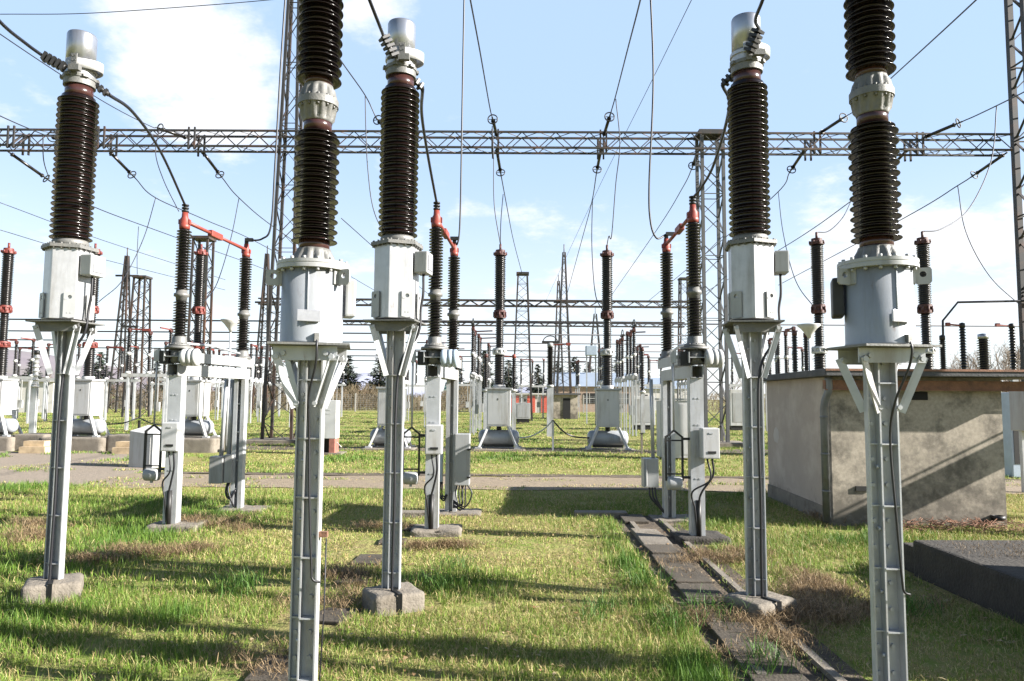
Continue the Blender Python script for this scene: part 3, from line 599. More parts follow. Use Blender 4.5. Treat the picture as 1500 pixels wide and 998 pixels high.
rf = MB().prism([(-.20, -.34), (HW+.80, -.34), (HW+.80, HD+.1), (lx(HD)-.16, HD+.1)], HZ+.002, HZ+.10).build('roof', roofm, hut, .012)
MB().box((HW/2+.30, -.346, HZ+.086), (HW+1.0, .01, .03)).build('drip_edge', rust, rf)
MB().prism([(-.12, -.12), (HW+.9, -.12), (HW+.9, -.06), (-.12, -.06)], HZ-.17, HZ-.05).prism([(-.12, -.14), (HW+.9, -.14), (HW+.9, -.122), (-.12, -.122)], HZ-.185, HZ-.17).build('rusty_beam', rust, hut)
vt = MB().box((1.19, -.004, HZ-.255), (.30, .02, .115)).build('vent', blackm, hut)
dp = MB(); dp.tube(spline([(-.06, -.10, HZ-.01), (-.06, -.10, HZ-.18), (-.09, -.05, HZ-.32), (-.10, -.02, HZ-.45)], 5) + [(-.10, -.02, .05)], .05, 14)
for z in (.45, .95, 1.45): dp.cyl((-.10, -.02, z), (-.10, -.02, z+.03), .056, 14)
dp.build('downpipe', pipe, hut)
MB().box((.41, -.012, .50), (.20, .02, .065)).build('wall_bracket', darkm, hut)
MB().lathe([(.085, 0), (.085, .06), (.06, .06), (.06, 0)], 18, (2.2, -.06, .10)).build('drain_pipe', darkm, hut)
# platform with shaded side
pf = MB(); pts = [(3.86, 3.2), (3.9, 5.4), (3.93, 7.15), (9.5, 7.3), (9.5, 3.2)]
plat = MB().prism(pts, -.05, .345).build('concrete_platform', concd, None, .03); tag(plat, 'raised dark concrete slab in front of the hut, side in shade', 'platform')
tag(MB().prism([(3.98, 7.17), (9.5, 7.33), (9.5, 7.6), (3.98, 7.45)], -.03, .26).build('low_wall', concd, None, .02), 'low rubble covered concrete edge between platform and hut', 'wall')
rnd = random.Random(11); db = MB()
for i in range(420):
    x = hx+rnd.uniform(.55, 2.6); y = hy - rnd.uniform(.05, .55); a = rnd.uniform(0, 3.1); ln = rnd.uniform(.04, .22); z = rnd.uniform(.0, .13)*(1-abs(y-hy+.28)/.5)
    db.bar((x, y, z), (x+ln*math.cos(a), y+ln*math.sin(a)*.5, z+rnd.uniform(-.03, .06)), .006, .006)
tag(db.build('dry_debris', rust), 'heap of brown dead stalks along the hut wall', 'debris', None, 'stuff')
cabr = thing('outdoor_cabinet', 'grey cabinet on short legs at the right edge behind the hut', 'cabinet', (PX(1507, 620, 13.5), 13.5, 0))
MB().box((0, 0, 1.55), (.42, .4, .80)).build('body', paint, cabr, .012)
for sx in (-1, 1): MB().box((sx*.14, 0, .575), (.06, .08, 1.15)).build('leg', galv, cabr)
c2_ = thing('switch_cubicle', 'dark blue cubicle just beyond the hut right wall', 'cabinet', (PX(1483, 620, 16.5), 16.5, 0)); MB().box((0, 0, .95), (.5, .6, 1.9)).build('body', bluesteel, c2_, .02); MB().box((0, -.306, 1.0), (.4, .01, 1.4)).build('door', darkm, c2_)

# ------------------------------------------------------------------ live tank breakers
def make_breaker(name, label, loc, allred, group):
    redm = redl if allred else redd
    t = thing(name, label, 'circuit breaker', loc, 0, group)
    cb_ = MB().box((0, 0, 1.33), (.74, .72, 1.20)).build('cabinet', white, t, .012)
    MB().box((-.02, -.365, 1.33), (.64, .012, 1.08)).build('door', white, cb_, .004); MB().box((-.01, -.374, 1.62), (.03, .004, .06)).build('label_plate', darkm, cb_)
    MB().prism([(-.43, -.41), (.43, -.41), (.43, .41), (-.43, .41)], 1.935, 2.0).build('cabinet_roof', paint, t, .01)
    for sx in (-1, 1):
        for sy in (-1, 1):
            m = MB().bar((sx*.33, sy*.27, .73), (sx*.62, sy*.36, .05), .10, .07).box((sx*.64, sy*.36, .03), (.2, .14, .05)); m.build('leg', white, t)
    MB().lathe([(.05, -.68), (.16, -.66), (.23, -.60), (.25, -.52), (.25, .52), (.23, .60), (.16, .66), (.05, .68)], 24, (0, 0, .36), axis='X').build('air_tank', tankm, t)
    MB().cyl((0, 0, .58), (0, 0, .73), .08, 12).box((0, 0, .1), (1.0, .2, .1)).build('tank_mount', darkm, t)
    MB().rings([(.1, 2.0), (.2, 2.0), (.21, 2.06), (.2, 2.10), (.1, 2.1)], 20).build('base_flange', white, t)
    MB().lathe(sheds(2.1, 3.10, 13, .15, .19, .18), 20).build('lower_insulator', porcd, t)
    MB().rings([(.1, 3.10), (.23, 3.11), (.24, 3.16), (.20, 3.18), (.20, 3.24), (.24, 3.26), (.22, 3.32), (.1, 3.33)], 20).bolts(.22, 3.14, 10, .025, .14).build('lower_flange', redm if allred else white, t)
    MB().lathe(sheds(3.33, 4.34, 14, .115, .15, .14), 20).build('middle_insulator', porcd, t)
    MB().rings([(.1, 4.33), (.20, 4.34), (.20, 4.42), (.17, 4.45), (.17, 4.5), (.2, 4.53), (.2, 4.6), (.1, 4.61)], 20).bolts(.2, 4.37, 8, .03, .18).build('upper_flange', redm, t)
    MB().lathe(sheds(4.60, 6.47, 28, .15, .19, .185), 20).build('upper_insulator', porcd, t)
    MB().rings([(.1, 6.46), (.21, 6.47), (.21, 6.56), (.16, 6.58), (.16, 6.66), (.02, 6.67)], 20).bolts(.21, 6.49, 8, .03, .09).cyl((0, 0, 6.64), (0, 0, 6.86), .04, 8).build('cap', redm, t)
    return t
BRK = {}
for key, lab, px, Y, sc, zz_, ar in (('a', 'pale box breaker half hidden by the central hexagonal transformer column', 573, 24.0, 1, .03, 0), ('b', 'pale box breaker on splayed legs, left of the two in the middle', 731, 24.0, 1, .03, 0), ('c', 'pale box breaker on splayed legs, right of the two in the middle', 890, 24.0, 1, .03, 0),
                      ('d', 'dark breaker column rising above the hut roof, left of the round grey tank', 1203, 21.8, 1, 0, 0), ('e', 'dark breaker column rising above the hut roof, right of the round grey tank', 1361, 21.6, 1, 0, 0),
                      ('f', 'box breaker on concrete plinth cut by the left picture edge', -2, 22.3, .88, .42, 1), ('g', 'box breaker on concrete plinth behind the leftmost hexagonal transformer', 127, 22.3, .88, .42, 1), ('h', 'box breaker on concrete plinth behind the left disconnector post', 285, 22.3, .88, .42, 1)):
    x = PX(px, 600, Y)
    t = make_breaker('circuit_breaker', lab, (x, Y, zz_), ar, 'circuit breakers beyond the track'); t.scale = (sc, sc, sc); t.rotation_euler = (0, 0, math.radians(-4)); BRK[key] = (x, Y, zz_+6.86*sc)
    if zz_ > .1:
        w = {'f': 'at the left picture edge', 'g': 'behind the leftmost hexagonal transformer', 'h': 'behind the left disconnector'}[key]
        rough_block('concrete_plinth', 'weathered concrete plinth under the box breaker %s' % w, x, Y, 1.9, 1.5, .42, conc, 0, px+50, .012, 'plinths under the left breakers', 'plinth')
    elif key in 'abc':
        w = {'a': 'half hidden behind the central transformer column', 'b': 'left of middle', 'c': 'right of middle'}[key]
        rough_block('concrete_plinth', 'low concrete pad under the pale box breaker %s' % w, x, Y, 1.75, 1.3, .03, conc, 0, px+50, .02, 'pads under the middle breakers', 'plinth')
for px, w in ((55, 'left of the leftmost transformer column'), (190, 'right of the leftmost transformer column')):
    o = thing('timber_step', 'yellowish timber step beside a plinth %s' % w, 'step', (PX(px, 655, 21.1), 21.1, 0), 0, 'timber steps by the plinths')
    MB().box((0, 0, .10), (.75, .5, .18)).build('lower_tread', timber, o); MB().box((-.1, .12, .27), (.6, .3, .15)).build('upper_tread', timber, o)
    rough_block('concrete_plinth', 'plain concrete block behind the timber step %s' % w, PX(px, 655, 22.2), 22.2, .95, .9, .5, conc, 0, px, .02, 'plain blocks behind the timber steps', 'plinth')

# marker stakes, hoses, cabinets
def stake(px, Y, h, lab, m=galv):
    o = thing('stake', lab, 'stake', (PX(px, 640, Y), Y, 0)); MB().box((0, 0, h/2), (.06, .06, h)).build('post', m, o); MB().box((0, 0, h+.015), (.09, .09, .03)).build('top_plate', darkm, o)
    return o
stake(810, 23.4, .95, 'thin stake holding a hose between the two middle breakers')
stake(478, 21.5, .75, 'thin rusty stake beside the white cubicle', rust); stake(940, 22.2, .62, 'short plain post right of the right middle breaker', conc); stake(203, 23.6, .85, 'dark stake above the slanted white box', darkm)
def hose(pts, r, lab, m=None, name='hose', cat='hose', seg=10): 
    return tag(MB().tube(spline([P(*p) for p in pts], seg), r, 8).build(name, m or cable), lab, cat)
hose([(810, 616, 23.4), (795, 630, 23.5), (775, 640, 23.7), (752, 641, 23.9)], .022, 'hose sagging from the stake to the left middle breaker', galv)
hose([(810, 616, 23.4), (825, 632, 23.5), (842, 640, 23.7), (870, 642, 23.9)], .025, 'dark hose sagging from the stake to the right middle breaker')
hose([(478, 633, 21.5), (487, 642, 21.5), (500, 655, 21.4)], .015, 'pale cord from the rusty stake down to the grass', galv)
hose([(203, 612, 23.6), (180, 620, 23), (150, 622, 22.5)], .02, 'hose from the dark stake to the plinth breaker on its left'); hose([(203, 612, 23.6), (225, 621, 23.2), (262, 625, 22.6)], .02, 'hose from the dark stake to the plinth breaker on its right')
o = thing('white_cubicle', 'white cubicle on brick red base left of centre', 'cubicle', (PX(480, 660, 21.4), 21.4, 0))
cb_ = MB().box((0, 0, 1.03), (.56, .5, 1.12)).build('body', white, o, .012); MB().cyl((-.13, -.251, 1.5), (-.13, -.258, 1.5), .05, 14).build('vent', darkm, cb_)
lt = MB()
for r_ in range(2):
    for k in range(6): lt.box((-.18+.055*k, -.254, 1.31-.11*r_), (.035, .006, .03 if (k+r_) % 3 else .018))
lt.build('lettering', mat('faded_lettering', (.45, .45, .45), .6), cb_)
MB().box((.18, 0, .26), (.16, .5, .42)).box((-.18, 0, .26), (.16, .5, .42)).build('base', brick, o); MB().box((0, .1, .26), (.2, .2, .4)).build('cable_tail', darkm, o); MB().box((0, 0, .03), (.95, .8, .06)).build('pad', conc, o)
o = thing('white_cubicle', 'tall white cubicle seen between the posts of the right disconnector', 'cubicle', (PX(998, 660, 20.5), 20.5, 0)); cb_ = MB().box((0, 0, .85), (.55, .5, 1.6)).build('body', white, o, .012); MB().box((-.02, -.256, .85), (.46, .01, 1.4)).build('door', white, cb_); MB().box((0, 0, 1.69), (.62, .56, .05)).build('roof', paint, o)
o = thing('white_cubicle', 'white cubicle left of the tall one, behind the right disconnector far post', 'cubicle', (PX(972, 660, 20.8), 20.8, 0)); MB().box((0, 0, .85), (.3, .5, 1.6)).build('body', white, o, .012); MB().box((0, 0, 1.69), (.36, .56, .05)).build('roof', paint, o)
xb = PX(219, 680, 17.3); o = thing('white_box', 'white slant topped metal box on the gravel beside the left disconnector', 'box', (xb, 17.3, 0), math.radians(-14))
b_ = MB().add([(-.33, -.3, 0), (.33, -.3, 0), (.33, .3, 0), (-.33, .3, 0), (-.33, -.3, .86), (.33, -.3, .78), (.33, .3, .90), (-.33, .3, .98)], [(3, 2, 1, 0), (4, 5, 6, 7), (0, 1, 5, 4), (1, 2, 6, 5), (2, 3, 7, 6), (3, 0, 4, 7)]).build('body', white, o, .01); MB().box((0, -.306, .4), (.52, .01, .62)).build('door', white, b_)
for px, Y, zb_, lab in ((335, 22.0, 470, 'white bowl lamp on thin pole behind the left disconnector beam'), (1187, 19.5, 477, 'white bowl lamp on thin pole rising behind the hut roof')):
    z = PZ(px, zb_, Y); o = thing('bowl_lamp', lab, 'lamp', (PX(px, 560, Y), Y, 0)); MB().cyl((0, 0, 0), (0, 0, z-.35), .045, 10, .03).build('pole', galv, o)
    MB().lathe([(.03, z-.36), (.08, z-.26), (.2, z-.1), (.31, z), (.30, z+.03), (.02, z+.06)], 28).build('bowl', white, o)

# ------------------------------------------------------------------ lattice portals
def lattice(m, x, y, z0, z1, w0, w1, d0, d1, panels, leg=.09, br=.05, ratio=1.0, faces=4):
    lev = [z0 + (z1-z0)*i/panels for i in range(panels+1)]
    def cs(z):
        u = (z-z0)/(z1-z0); w = w0+(w1-w0)*u; d = d0+(d1-d0)*u; return [Vector((x+sx*w/2, y+sy*d/2, z)) for sx, sy in ((-1, -1), (1, -1), (1, 1), (-1, 1))]
    a, b_ = cs(z0), cs(z1)
    for k in range(4): m.bar(a[k], b_[k], leg, leg, (0, 1, 0))
    for i in range(panels):
        p, q = cs(lev[i]), cs(lev[i+1])
        for k in range(4):
            k2 = (k+1) % 4
            if (i+k) % 2: m.bar(p[k], q[k2], br, br*.4)
            else: m.bar(p[k2], q[k], br, br*.4)
            if i % 3 == 0: m.bar(p[k], p[k2], br, br*.4)
    return m
def girder(m, x0, x1, y, z0, z1, d, pitch, leg=.08, br=.045, dy=0.0):
    L_ = x1-x0; n_ = int(L_/pitch)
    def pt(i, yy, z): u = i/n_; return Vector((x0+L_*u, y+yy+dy*u, z))
    for yy in (0, d):
        for z in (z0, z1): m.bar(pt(0, yy, z), pt(n_, yy, z), leg, leg)
    for i in range(n_):
        up = i % 2 == 0
        for yy in (0, d): m.bar(pt(i, yy, z0 if up else z1), pt(i+1, yy, z1 if up else z0), br, br*.4, (0, 1, 0))
        for z in (z0, z1): m.bar(pt(i, 0 if up else d, z), pt(i+1, d if up else 0, z), br, br*.4)
    return m
BZ0, BZ1, BY = 10.93, 11.52, 26.0
g = thing('portal_gantry', 'rusty grey lattice portal spanning the whole picture in front of the sky', 'gantry', (0, BY, 0))
girder(MB(), -24, 18.4, 0, BZ0, BZ1, .62, .62, .068, .034, -.25).build('girder', steel, g)
xl = PX(412, 500, BY); xr = PX(1047, 450, BY); xd = PX(1533, 300, 25.4)
lattice(MB(), xl, .34, 0, 19, 1.05, .30, 1.0, .3, 24, .10, .045).build('mast', steel, g)
lattice(MB(), xr, .34, 0, 11.6, .78, .78, .74, .74, 15, .11, .055).build('mast', mat('dull_grey_steel', (.085, .085, .086), .55, .15, .2, 3, (.05, .045, .04), .7, 1.8, streak=True), g)
lattice(MB(), xd, .34-.6, 0, 19, 1.0, .95, .9, .8, 20, .20, .08).build('mast', steeld, g)
MB().box((xr, .34, BZ1+.12), (1.0, .9, .12)).build('mast_head', steel, g)
for px in (282, 18, 725, 883, 1195, 1345, 575, 150):
    x = PX(px, 203, BY); hb = MB()
    for xx in (x-.1, x+.12):
        for (a_, b_) in (((xx, -.1, BZ0-.12), (xx, -.1, BZ1+.12)), ((xx, .75, BZ0-.12), (xx, .75, BZ1+.12)), ((xx, -.1, BZ0-.12), (xx, .75, BZ1+.12))): hb.bar(a_, b_, .06, .06)
    hb.build('hanger_bracket', steeld, g)
for xx, yy, lab in ((xl, 26.34, 'flat concrete pad under the rusty lattice mast left of centre'), (xr, 26.34, 'flat concrete pad under the grey lattice mast right of centre')):
    rough_block('concrete_pad', lab, xx, yy, 2.2, 1.8, .16, conc, 0, 3, .02, None, 'concrete pad')
def mast(px, ytop, Y, w0, w1, n_, lab, m=steel, arm=None, leg=.09):
    z = PZ(px, ytop, Y); o = thing('lattice_mast', lab, 'mast', (PX(px, 500, Y), Y, 0), 0, None)
    lattice(MB(), 0, 0, 0, z, w0, w1, w0, w1, n_, leg, leg*.5).build('frame', m, o)
    if w1 > .35: MB().box((0, 0, z+.08), (w1+.25, w1+.25, .16)).build('head', m, o)
    else: MB().cyl((0, 0, z), (0, 0, z+.8), .05, 6).build('spike', m, o)
    if arm: 
        za = PZ(px, arm, Y); MB().bar((-1.0, 0, za), (1.2, 0, za), .16, .16).build('crossarm', m, o)
mast(180, 375, 68, 1.5, .2, 22, 'slender pointed lattice mast far left, behind the flat topped one', steel, 404, .14)
mast(204, 408, 56, 1.35, .85, 16, 'flat topped lattice mast right of the far left pointed mast', steel, None, .13)
mast(292, 352, 42.5, .95, .85, 15, 'rusty flat topped lattice mast behind the left disconnector', steel, None, .12)
mast(387, 372, 68, 1.4, .2, 22, 'pointed lattice mast just left of the rusty gantry mast', steel, 443, .14)
mast(765, 403, 54, 1.5, .7, 16, 'flat topped lattice mast right of the left middle breaker', steel, None, .12)
mast(826, 370, 69, 1.5, .2, 22, 'tall pointed lattice mast between the two middle breakers', steel, 443, .14)
mast(818, 412, 91, 1.4, .2, 18, 'thinner pointed mast directly behind the tall pointed one', steel, None, .15)
mast(872, 460, 98, 2.6, .3, 14, 'splayed far mast showing left of the right middle breaker', steel, None, .15)
mast(435, 470, 92, 1.4, .7, 14, 'far flat topped mast partly behind the left round tank', steel, None, .14)
mast(1003, 410, 71, 1.3, .8, 16, 'far lattice mast behind the right disconnector', steel, None, .13)
for (ya, Y, xa, xb_, lab) in ((444, 70, 378, 1012, 'far lattice girder crossing behind both middle breakers, upper of two'), (474, 92, 470, 1003, 'far lattice girder crossing behind both middle breakers, lower of two')):
    z = PZ(750, ya, Y); o = thing('lattice_girder', lab, 'girder', (0, Y, 0)); girder(MB(), PX(xa, ya, Y), PX(xb_, ya, Y), 0, z-.28, z+.28, .6, .9, .13, .08).build('frame', steel, o)

# ------------------------------------------------------------------ strain insulators and conductors
def strain(pa, pb, lab, horn=True):
    a, b_ = P(*pa), P(*pb); d = (b_-a); o = thing('strain_insulator', lab, 'insulator', a, 0, 'strain insulators on the gantry')
    r_ = MB().tube([(0, 0, 0), d*.12], .03, 8); r_.tube([d*.1, d*.82], .058, 10); 
    for u in (.12, .8): r_.tube([d*(u-.02), d*(u+.02)], .08, 10)
    r_.build('rod', porcd, o)
    rg = MB(); q = d.normalized(); x = q.cross(Vector((0, 0, 1))).normalized(); y = x.cross(q); c = d*.9
    rg.tube([c + (x*math.cos(t_)+y*math.sin(t_))*.17 for t_ in [2*math.pi*i/16 for i in range(17)]], .022, 6, False); rg.bar(c-x*.17, c+x*.17, .02, .02).build('ring', darkm, o)
    MB().tube([d*.82, d], .03, 8).build('clamp', darkm, o)
    return b_
def wire(pts, r, lab, k=8, name='overhead_wire', cat='wire', m=None):
    return tag(MB().tube(spline([P(*p) if len(p) == 3 else Vector(p[:3]) for p in pts], k), r, 6).build(name, m or wirem), lab, cat)
def V4(v): return (v.x, v.y, v.z, 0)
ST = [  # beam point, ring point, label
 ((10, 221, 26.6), (74, 266, 28.0), 'strain rod hanging below the gantry left of the leftmost transformer'),
 ((158, 220, 26.6), (197, 260, 28.0), 'strain rod hanging below the gantry right of the leftmost transformer'),
 ((294, 219, 26.6), (325, 260, 28.0), 'strain rod hanging below the gantry above the left disconnector arm'),
 ((727, 216, 26.6), (734, 257, 28.0), 'strain rod hanging below the gantry above the left middle breaker'),
 ((881, 216, 26.6), (874, 252, 28.0), 'strain rod hanging below the gantry above the right middle breaker'),
 ((1024, 216, 26.6), (1014, 246, 28.0), 'strain rod hanging from the grey mast head over the right disconnector'),
 ((1181, 216, 26.6), (1157, 252, 28.0), 'strain rod hanging below the gantry right of the hut side transformer'),
 ((1333, 216, 26.6), (1300, 250, 28.0), 'strain rod below the gantry just right of the right round tank insulator'),
 ((1476, 223, 26.6), (1422, 260, 28.0), 'long strain rod below the gantry end at the dark right mast'),
 ((276, 203, 25.9), (230, 187, 24.8), 'strain rod on the near gantry side pointing up left, over the left disconnector'),
 ((90, 208, 25.9), (76, 200, 24.8), 'short strain rod on the near gantry side half behind the leftmost insulator'),
 ((575, 200, 25.9), (551, 173, 24.6), 'strain rod on the near gantry side left of the central hexagonal transformer'),
 ((728, 200, 25.9), (721, 172, 24.4), 'strain rod on the near gantry side above the left middle breaker'),
 ((884, 200, 25.9), (894, 168, 24.4), 'strain rod on the near gantry side above the right middle breaker'),
 ((1200, 196, 25.9), (1240, 170, 24.6), 'strain rod on the near gantry side beside the right round tank insulator'),
 ((1350, 203, 25.9), (1410, 178, 24.8), 'strain rod on the near gantry side near the dark right mast')]
for a, b_, lab in ST: strain(a, b_, lab)
c_ = 'conductor'
wire([(74, 266, 28), (137, 303, 33), (255, 347, 42), (400, 400, 60), (470, 440, 70)], .022, 'thin conductor descending from the leftmost strain rod below the gantry')
wire([(197, 260, 28), (228, 290, 31), (300, 322, 37), (395, 365, 48), (520, 441, 70)], .022, 'thin conductor descending over the left disconnector arm from the second strain rod')
wire([(325, 260, 28), (350, 290, 31), (400, 332, 38), (480, 385, 50), (575, 441, 70)], .022, 'thin conductor descending right from the third strain rod below the gantry')
wire([(500, 320, 36), (590, 400, 52), (640, 441, 70)], .022, 'thin conductor passing behind the central hexagonal transformer housing')
wire([(734, 257, 28), (742, 300, 34), (752, 352, 45), (765, 402, 54)], .022, 'thin conductor from strain rod above the left middle breaker to the flat topped mast')
wire([(874, 252, 28), (866, 300, 34), (850, 360, 46), (828, 441, 70)], .022, 'thin conductor from strain rod above the right middle breaker down to the far girder')
wire([(1014, 246, 28), (1000, 275, 32), (960, 340, 42), (890, 441, 70)], .022, 'thin conductor descending left from the grey mast head')
wire([(1157, 252, 28), (1138, 283, 32), (1060, 350, 42), (950, 441, 70)], .022, 'thin conductor descending behind the hut side hexagonal transformer')
wire([(1300, 250, 28), (1245, 296, 32), (1142, 366, 42), (1010, 441, 70)], .022, 'thin conductor descending left from behind the right round tank insulator')
wire([(1422, 260, 28), (1403, 272, 29), (1320, 322, 34), (1140, 418, 52)], .022, 'thin conductor descending left from the dark right mast rod')
wire([(230, 187, 24.8), (218, 184, 24.4), (145, 145, 21), (0, 50, 17), (-120, -40, 14)], .015, 'thin conductor rising left behind the leftmost transformer head')
wire([(76, 200, 24.8), (63, 197, 24.4), (0, 170, 22), (-100, 120, 19)], .018, 'thin conductor running off the left picture edge above the gantry')
wire([(551, 173, 24.6), (535, 140, 24), (500, 90, 21), (440, 0, 15), (400, -80, 12)], .02, 'thin conductor rising left behind the left round tank insulator')
wire([(721, 172, 24.4), (717, 155, 24), (703, 75, 19), (689, 0, 15.5), (670, -100, 12)], .02, 'conductor rising out of the top above the left middle breaker')
wire([(894, 168, 24.4), (902, 140, 23.6), (920, 70, 19), (938, 0, 15.5), (960, -100, 12)], .02, 'conductor rising out of the top above the right middle breaker')
wire([(1240, 170, 24.6), (1255, 160, 23.5), (1305, 115, 20), (1430, 0, 14), (1520, -90, 11)], .017, 'conductor rising right behind the right round tank insulator')
wire([(1410, 178, 24.8), (1435, 167, 24), (1500, 135, 21), (1600, 80, 17)], .02, 'conductor running up right past the dark right mast')
wire([(0, 21, 45), (120, 20, 45), (260, 11, 45), (395, 0, 45), (520, -14, 45)], .025, 'thin earth wire across the clouds in the top left corner')
wire([(1013, 0, 20), (955, 118, 26), (870, 290, 42), (800, 440, 70)], .012, 'hair thin wire slanting across the blue sky right of middle')
wire([(0, 297, 45), (150, 352, 55), (330, 410, 68)], .022, 'thin wire descending behind the leftmost insulator from the left edge')
wire([(0, 337, 45), (120, 372, 52), (330, 425, 68)], .022, 'lower thin wire descending behind the leftmost housing from the left edge')
# jumpers
wire([(535, 140, 24), (536, 190, 24), (539, 250, 23.9), (548, 310, 23.9), (573, 362, 24)], .018, 'slack jumper dropping left of the central hexagonal transformer insulator', 8, 'jumper_wire')
b = BRK['b']; wire([(721, 185, 24.4), (723, 230, 24.3), (724, 300, 24.1), (b[0], b[1], b[2], 0)], .018, 'slack jumper dropping to the left middle breaker top', 8, 'jumper_wire')
wire([(737, 285, 27), (734, 320, 25.5), (733, 350, 24.4), (b[0]+.02, b[1], b[2]-.05, 0)], .016, 'second jumper reaching the left middle breaker from the strain rod', 8, 'jumper_wire')
b = BRK['c']; wire([(902, 145, 23.6), (908, 210, 23.8), (902, 270, 24), (896, 345, 24), (892, 346, 24), (b[0], b[1], b[2], 0)], .018, 'kinked jumper dropping to the right middle breaker top', 8, 'jumper_wire')
wire([(868, 290, 27), (867, 360, 25), (872, 430, 24.2), (883, 455, 24)], .016, 'jumper dropping to the red middle flange of the right middle breaker', 8, 'jumper_wire')
b = BRK['e']; wire([(1460, 155, 23.3), (1452, 235, 23), (1420, 305, 22.4), (1380, 335, 21.8), (b[0], b[1], b[2], 0)], .018, 'curved jumper reaching the breaker column right of the round tank', 8, 'jumper_wire')
b = BRK['d']; wire([(1247, 294, 31), (1235, 318, 27), (1215, 338, 23), (b[0], b[1], b[2], 0)], .018, 'curved jumper reaching the breaker column left of the round tank', 8, 'jumper_wire')
wire([(1140, 281, 32), (1147, 340, 29), (1165, 410, 25), (1197, 456, 21.8)], .016, 'long jumper sagging to the red flange of the breaker left of the round tank', 8, 'jumper_wire')
wire([(1403, 273, 29), (1415, 340, 28), (1450, 405, 28), (1500, 452, 28)], .018, 'long jumper sagging off the right edge beside the dark mast', 8, 'jumper_wire')
wire([(228, 290, 31), (210, 350, 31), (180, 410, 30), (145, 442, 26)], .017, 'slack jumper sagging from the second conductor to the left breaker', 8, 'jumper_wire')
wire([(350, 291, 31), (338, 350, 30), (318, 415, 28), (297, 445, 25)], .017, 'slack jumper sagging from the third conductor towards the left disconnector', 8, 'jumper_wire')
wire([(203, 332, 38), (201, 370, 38), (201, 402, 38)], .017, 'short straight drop wire left of the left disconnector', 4, 'jumper_wire')
wire([(233, 190, 24.8), (228, 225, 24.8), (240, 265, 24.6), (262, 310, 24.6)], .016, 'jumper dropping from the near strain rod behind the left disconnector', 8, 'jumper_wire')
wire([(63, 199, 24.4), (64, 235, 24.8), (72, 262, 27.5)], .018, 'short jumper linking both gantry sides left of the leftmost insulator', 8, 'jumper_wire')
wire([(1245, 450, 26), (1225, 445, 26)], .01, 'tiny wire behind the right round tank', 2, 'jumper_wire') if False else None
# near heavy cables
def dtop(i, far=False): d = DISC[i]; return (d[3], d[4], d[5]+.26, 0) if far else (d[0], d[1], d[2]+.31, 0)
def cth(i, front=True):
    l_ = CTS[i].location; q = l_ + CL[i][0 if front else 1]; return (q.x, q.y, q.z, 0)
def cab(pts, r, lab): return wire(pts, r, lab, 10, 'heavy_cable', 'cable', cable)
a = cth(0); cab([a, (38, 64, 5.75), (0, 32, 5.3), (-60, -40, 4.7)], .014, 'heavy cable rising to the top left from the leftmost transformer head')
a = cth(1); cab([a, (556, 38, 5.4), (540, -3, 5.1), (515, -70, 4.7)], .014, 'heavy cable rising from the central hexagonal transformer head')
a = cth(2); cab([a, (1107, 28, 5.3), (1118, -2, 5.0), (1140, -70, 4.6)], .014, 'heavy cable rising from the hut side hexagonal transformer head')
cab([cth(0, False), (195, 165, 6.9), (235, 222, 7.9), dtop(0)], .016, 'heavy cable from the leftmost transformer head down to the left disconnector')
cab([cth(1, False), (618, 170, 7), (628, 235, 8), dtop(1)], .016, 'heavy cable from the central transformer head down to the middle disconnector')
cab([cth(2, False), (1068, 160, 6.5), (1046, 240, 7.8), (1028, 274, 8.4), dtop(2)], .016, 'heavy cable from the hut side transformer head down to the right disconnector')
cab([dtop(0, True), (384, 350, 10.8), (397, 330, 10.8), (403, 240, 10.8), (411, 100, 10.8), (418, -5, 10.8), (424, -80, 10.8)], .014, 'hooked cable from the left disconnector far post rising out of the top')
cab([dtop(1, True), (670, 357, 10.6), (674, 320, 10.6), (677, 160, 10.6), (680, -5, 10.6), (682, -80, 10.6)], .014, 'hooked cable from the middle disconnector far post rising out of the top')
cab([dtop(2, True), (962, 349, 10.2), (953, 325, 10.2), (951, 270, 10.2), (957, 120, 10.2), (953, -5, 10.2), (950, -80, 10.2)], .014, 'hooked cable from the right disconnector far post rising out of the top')

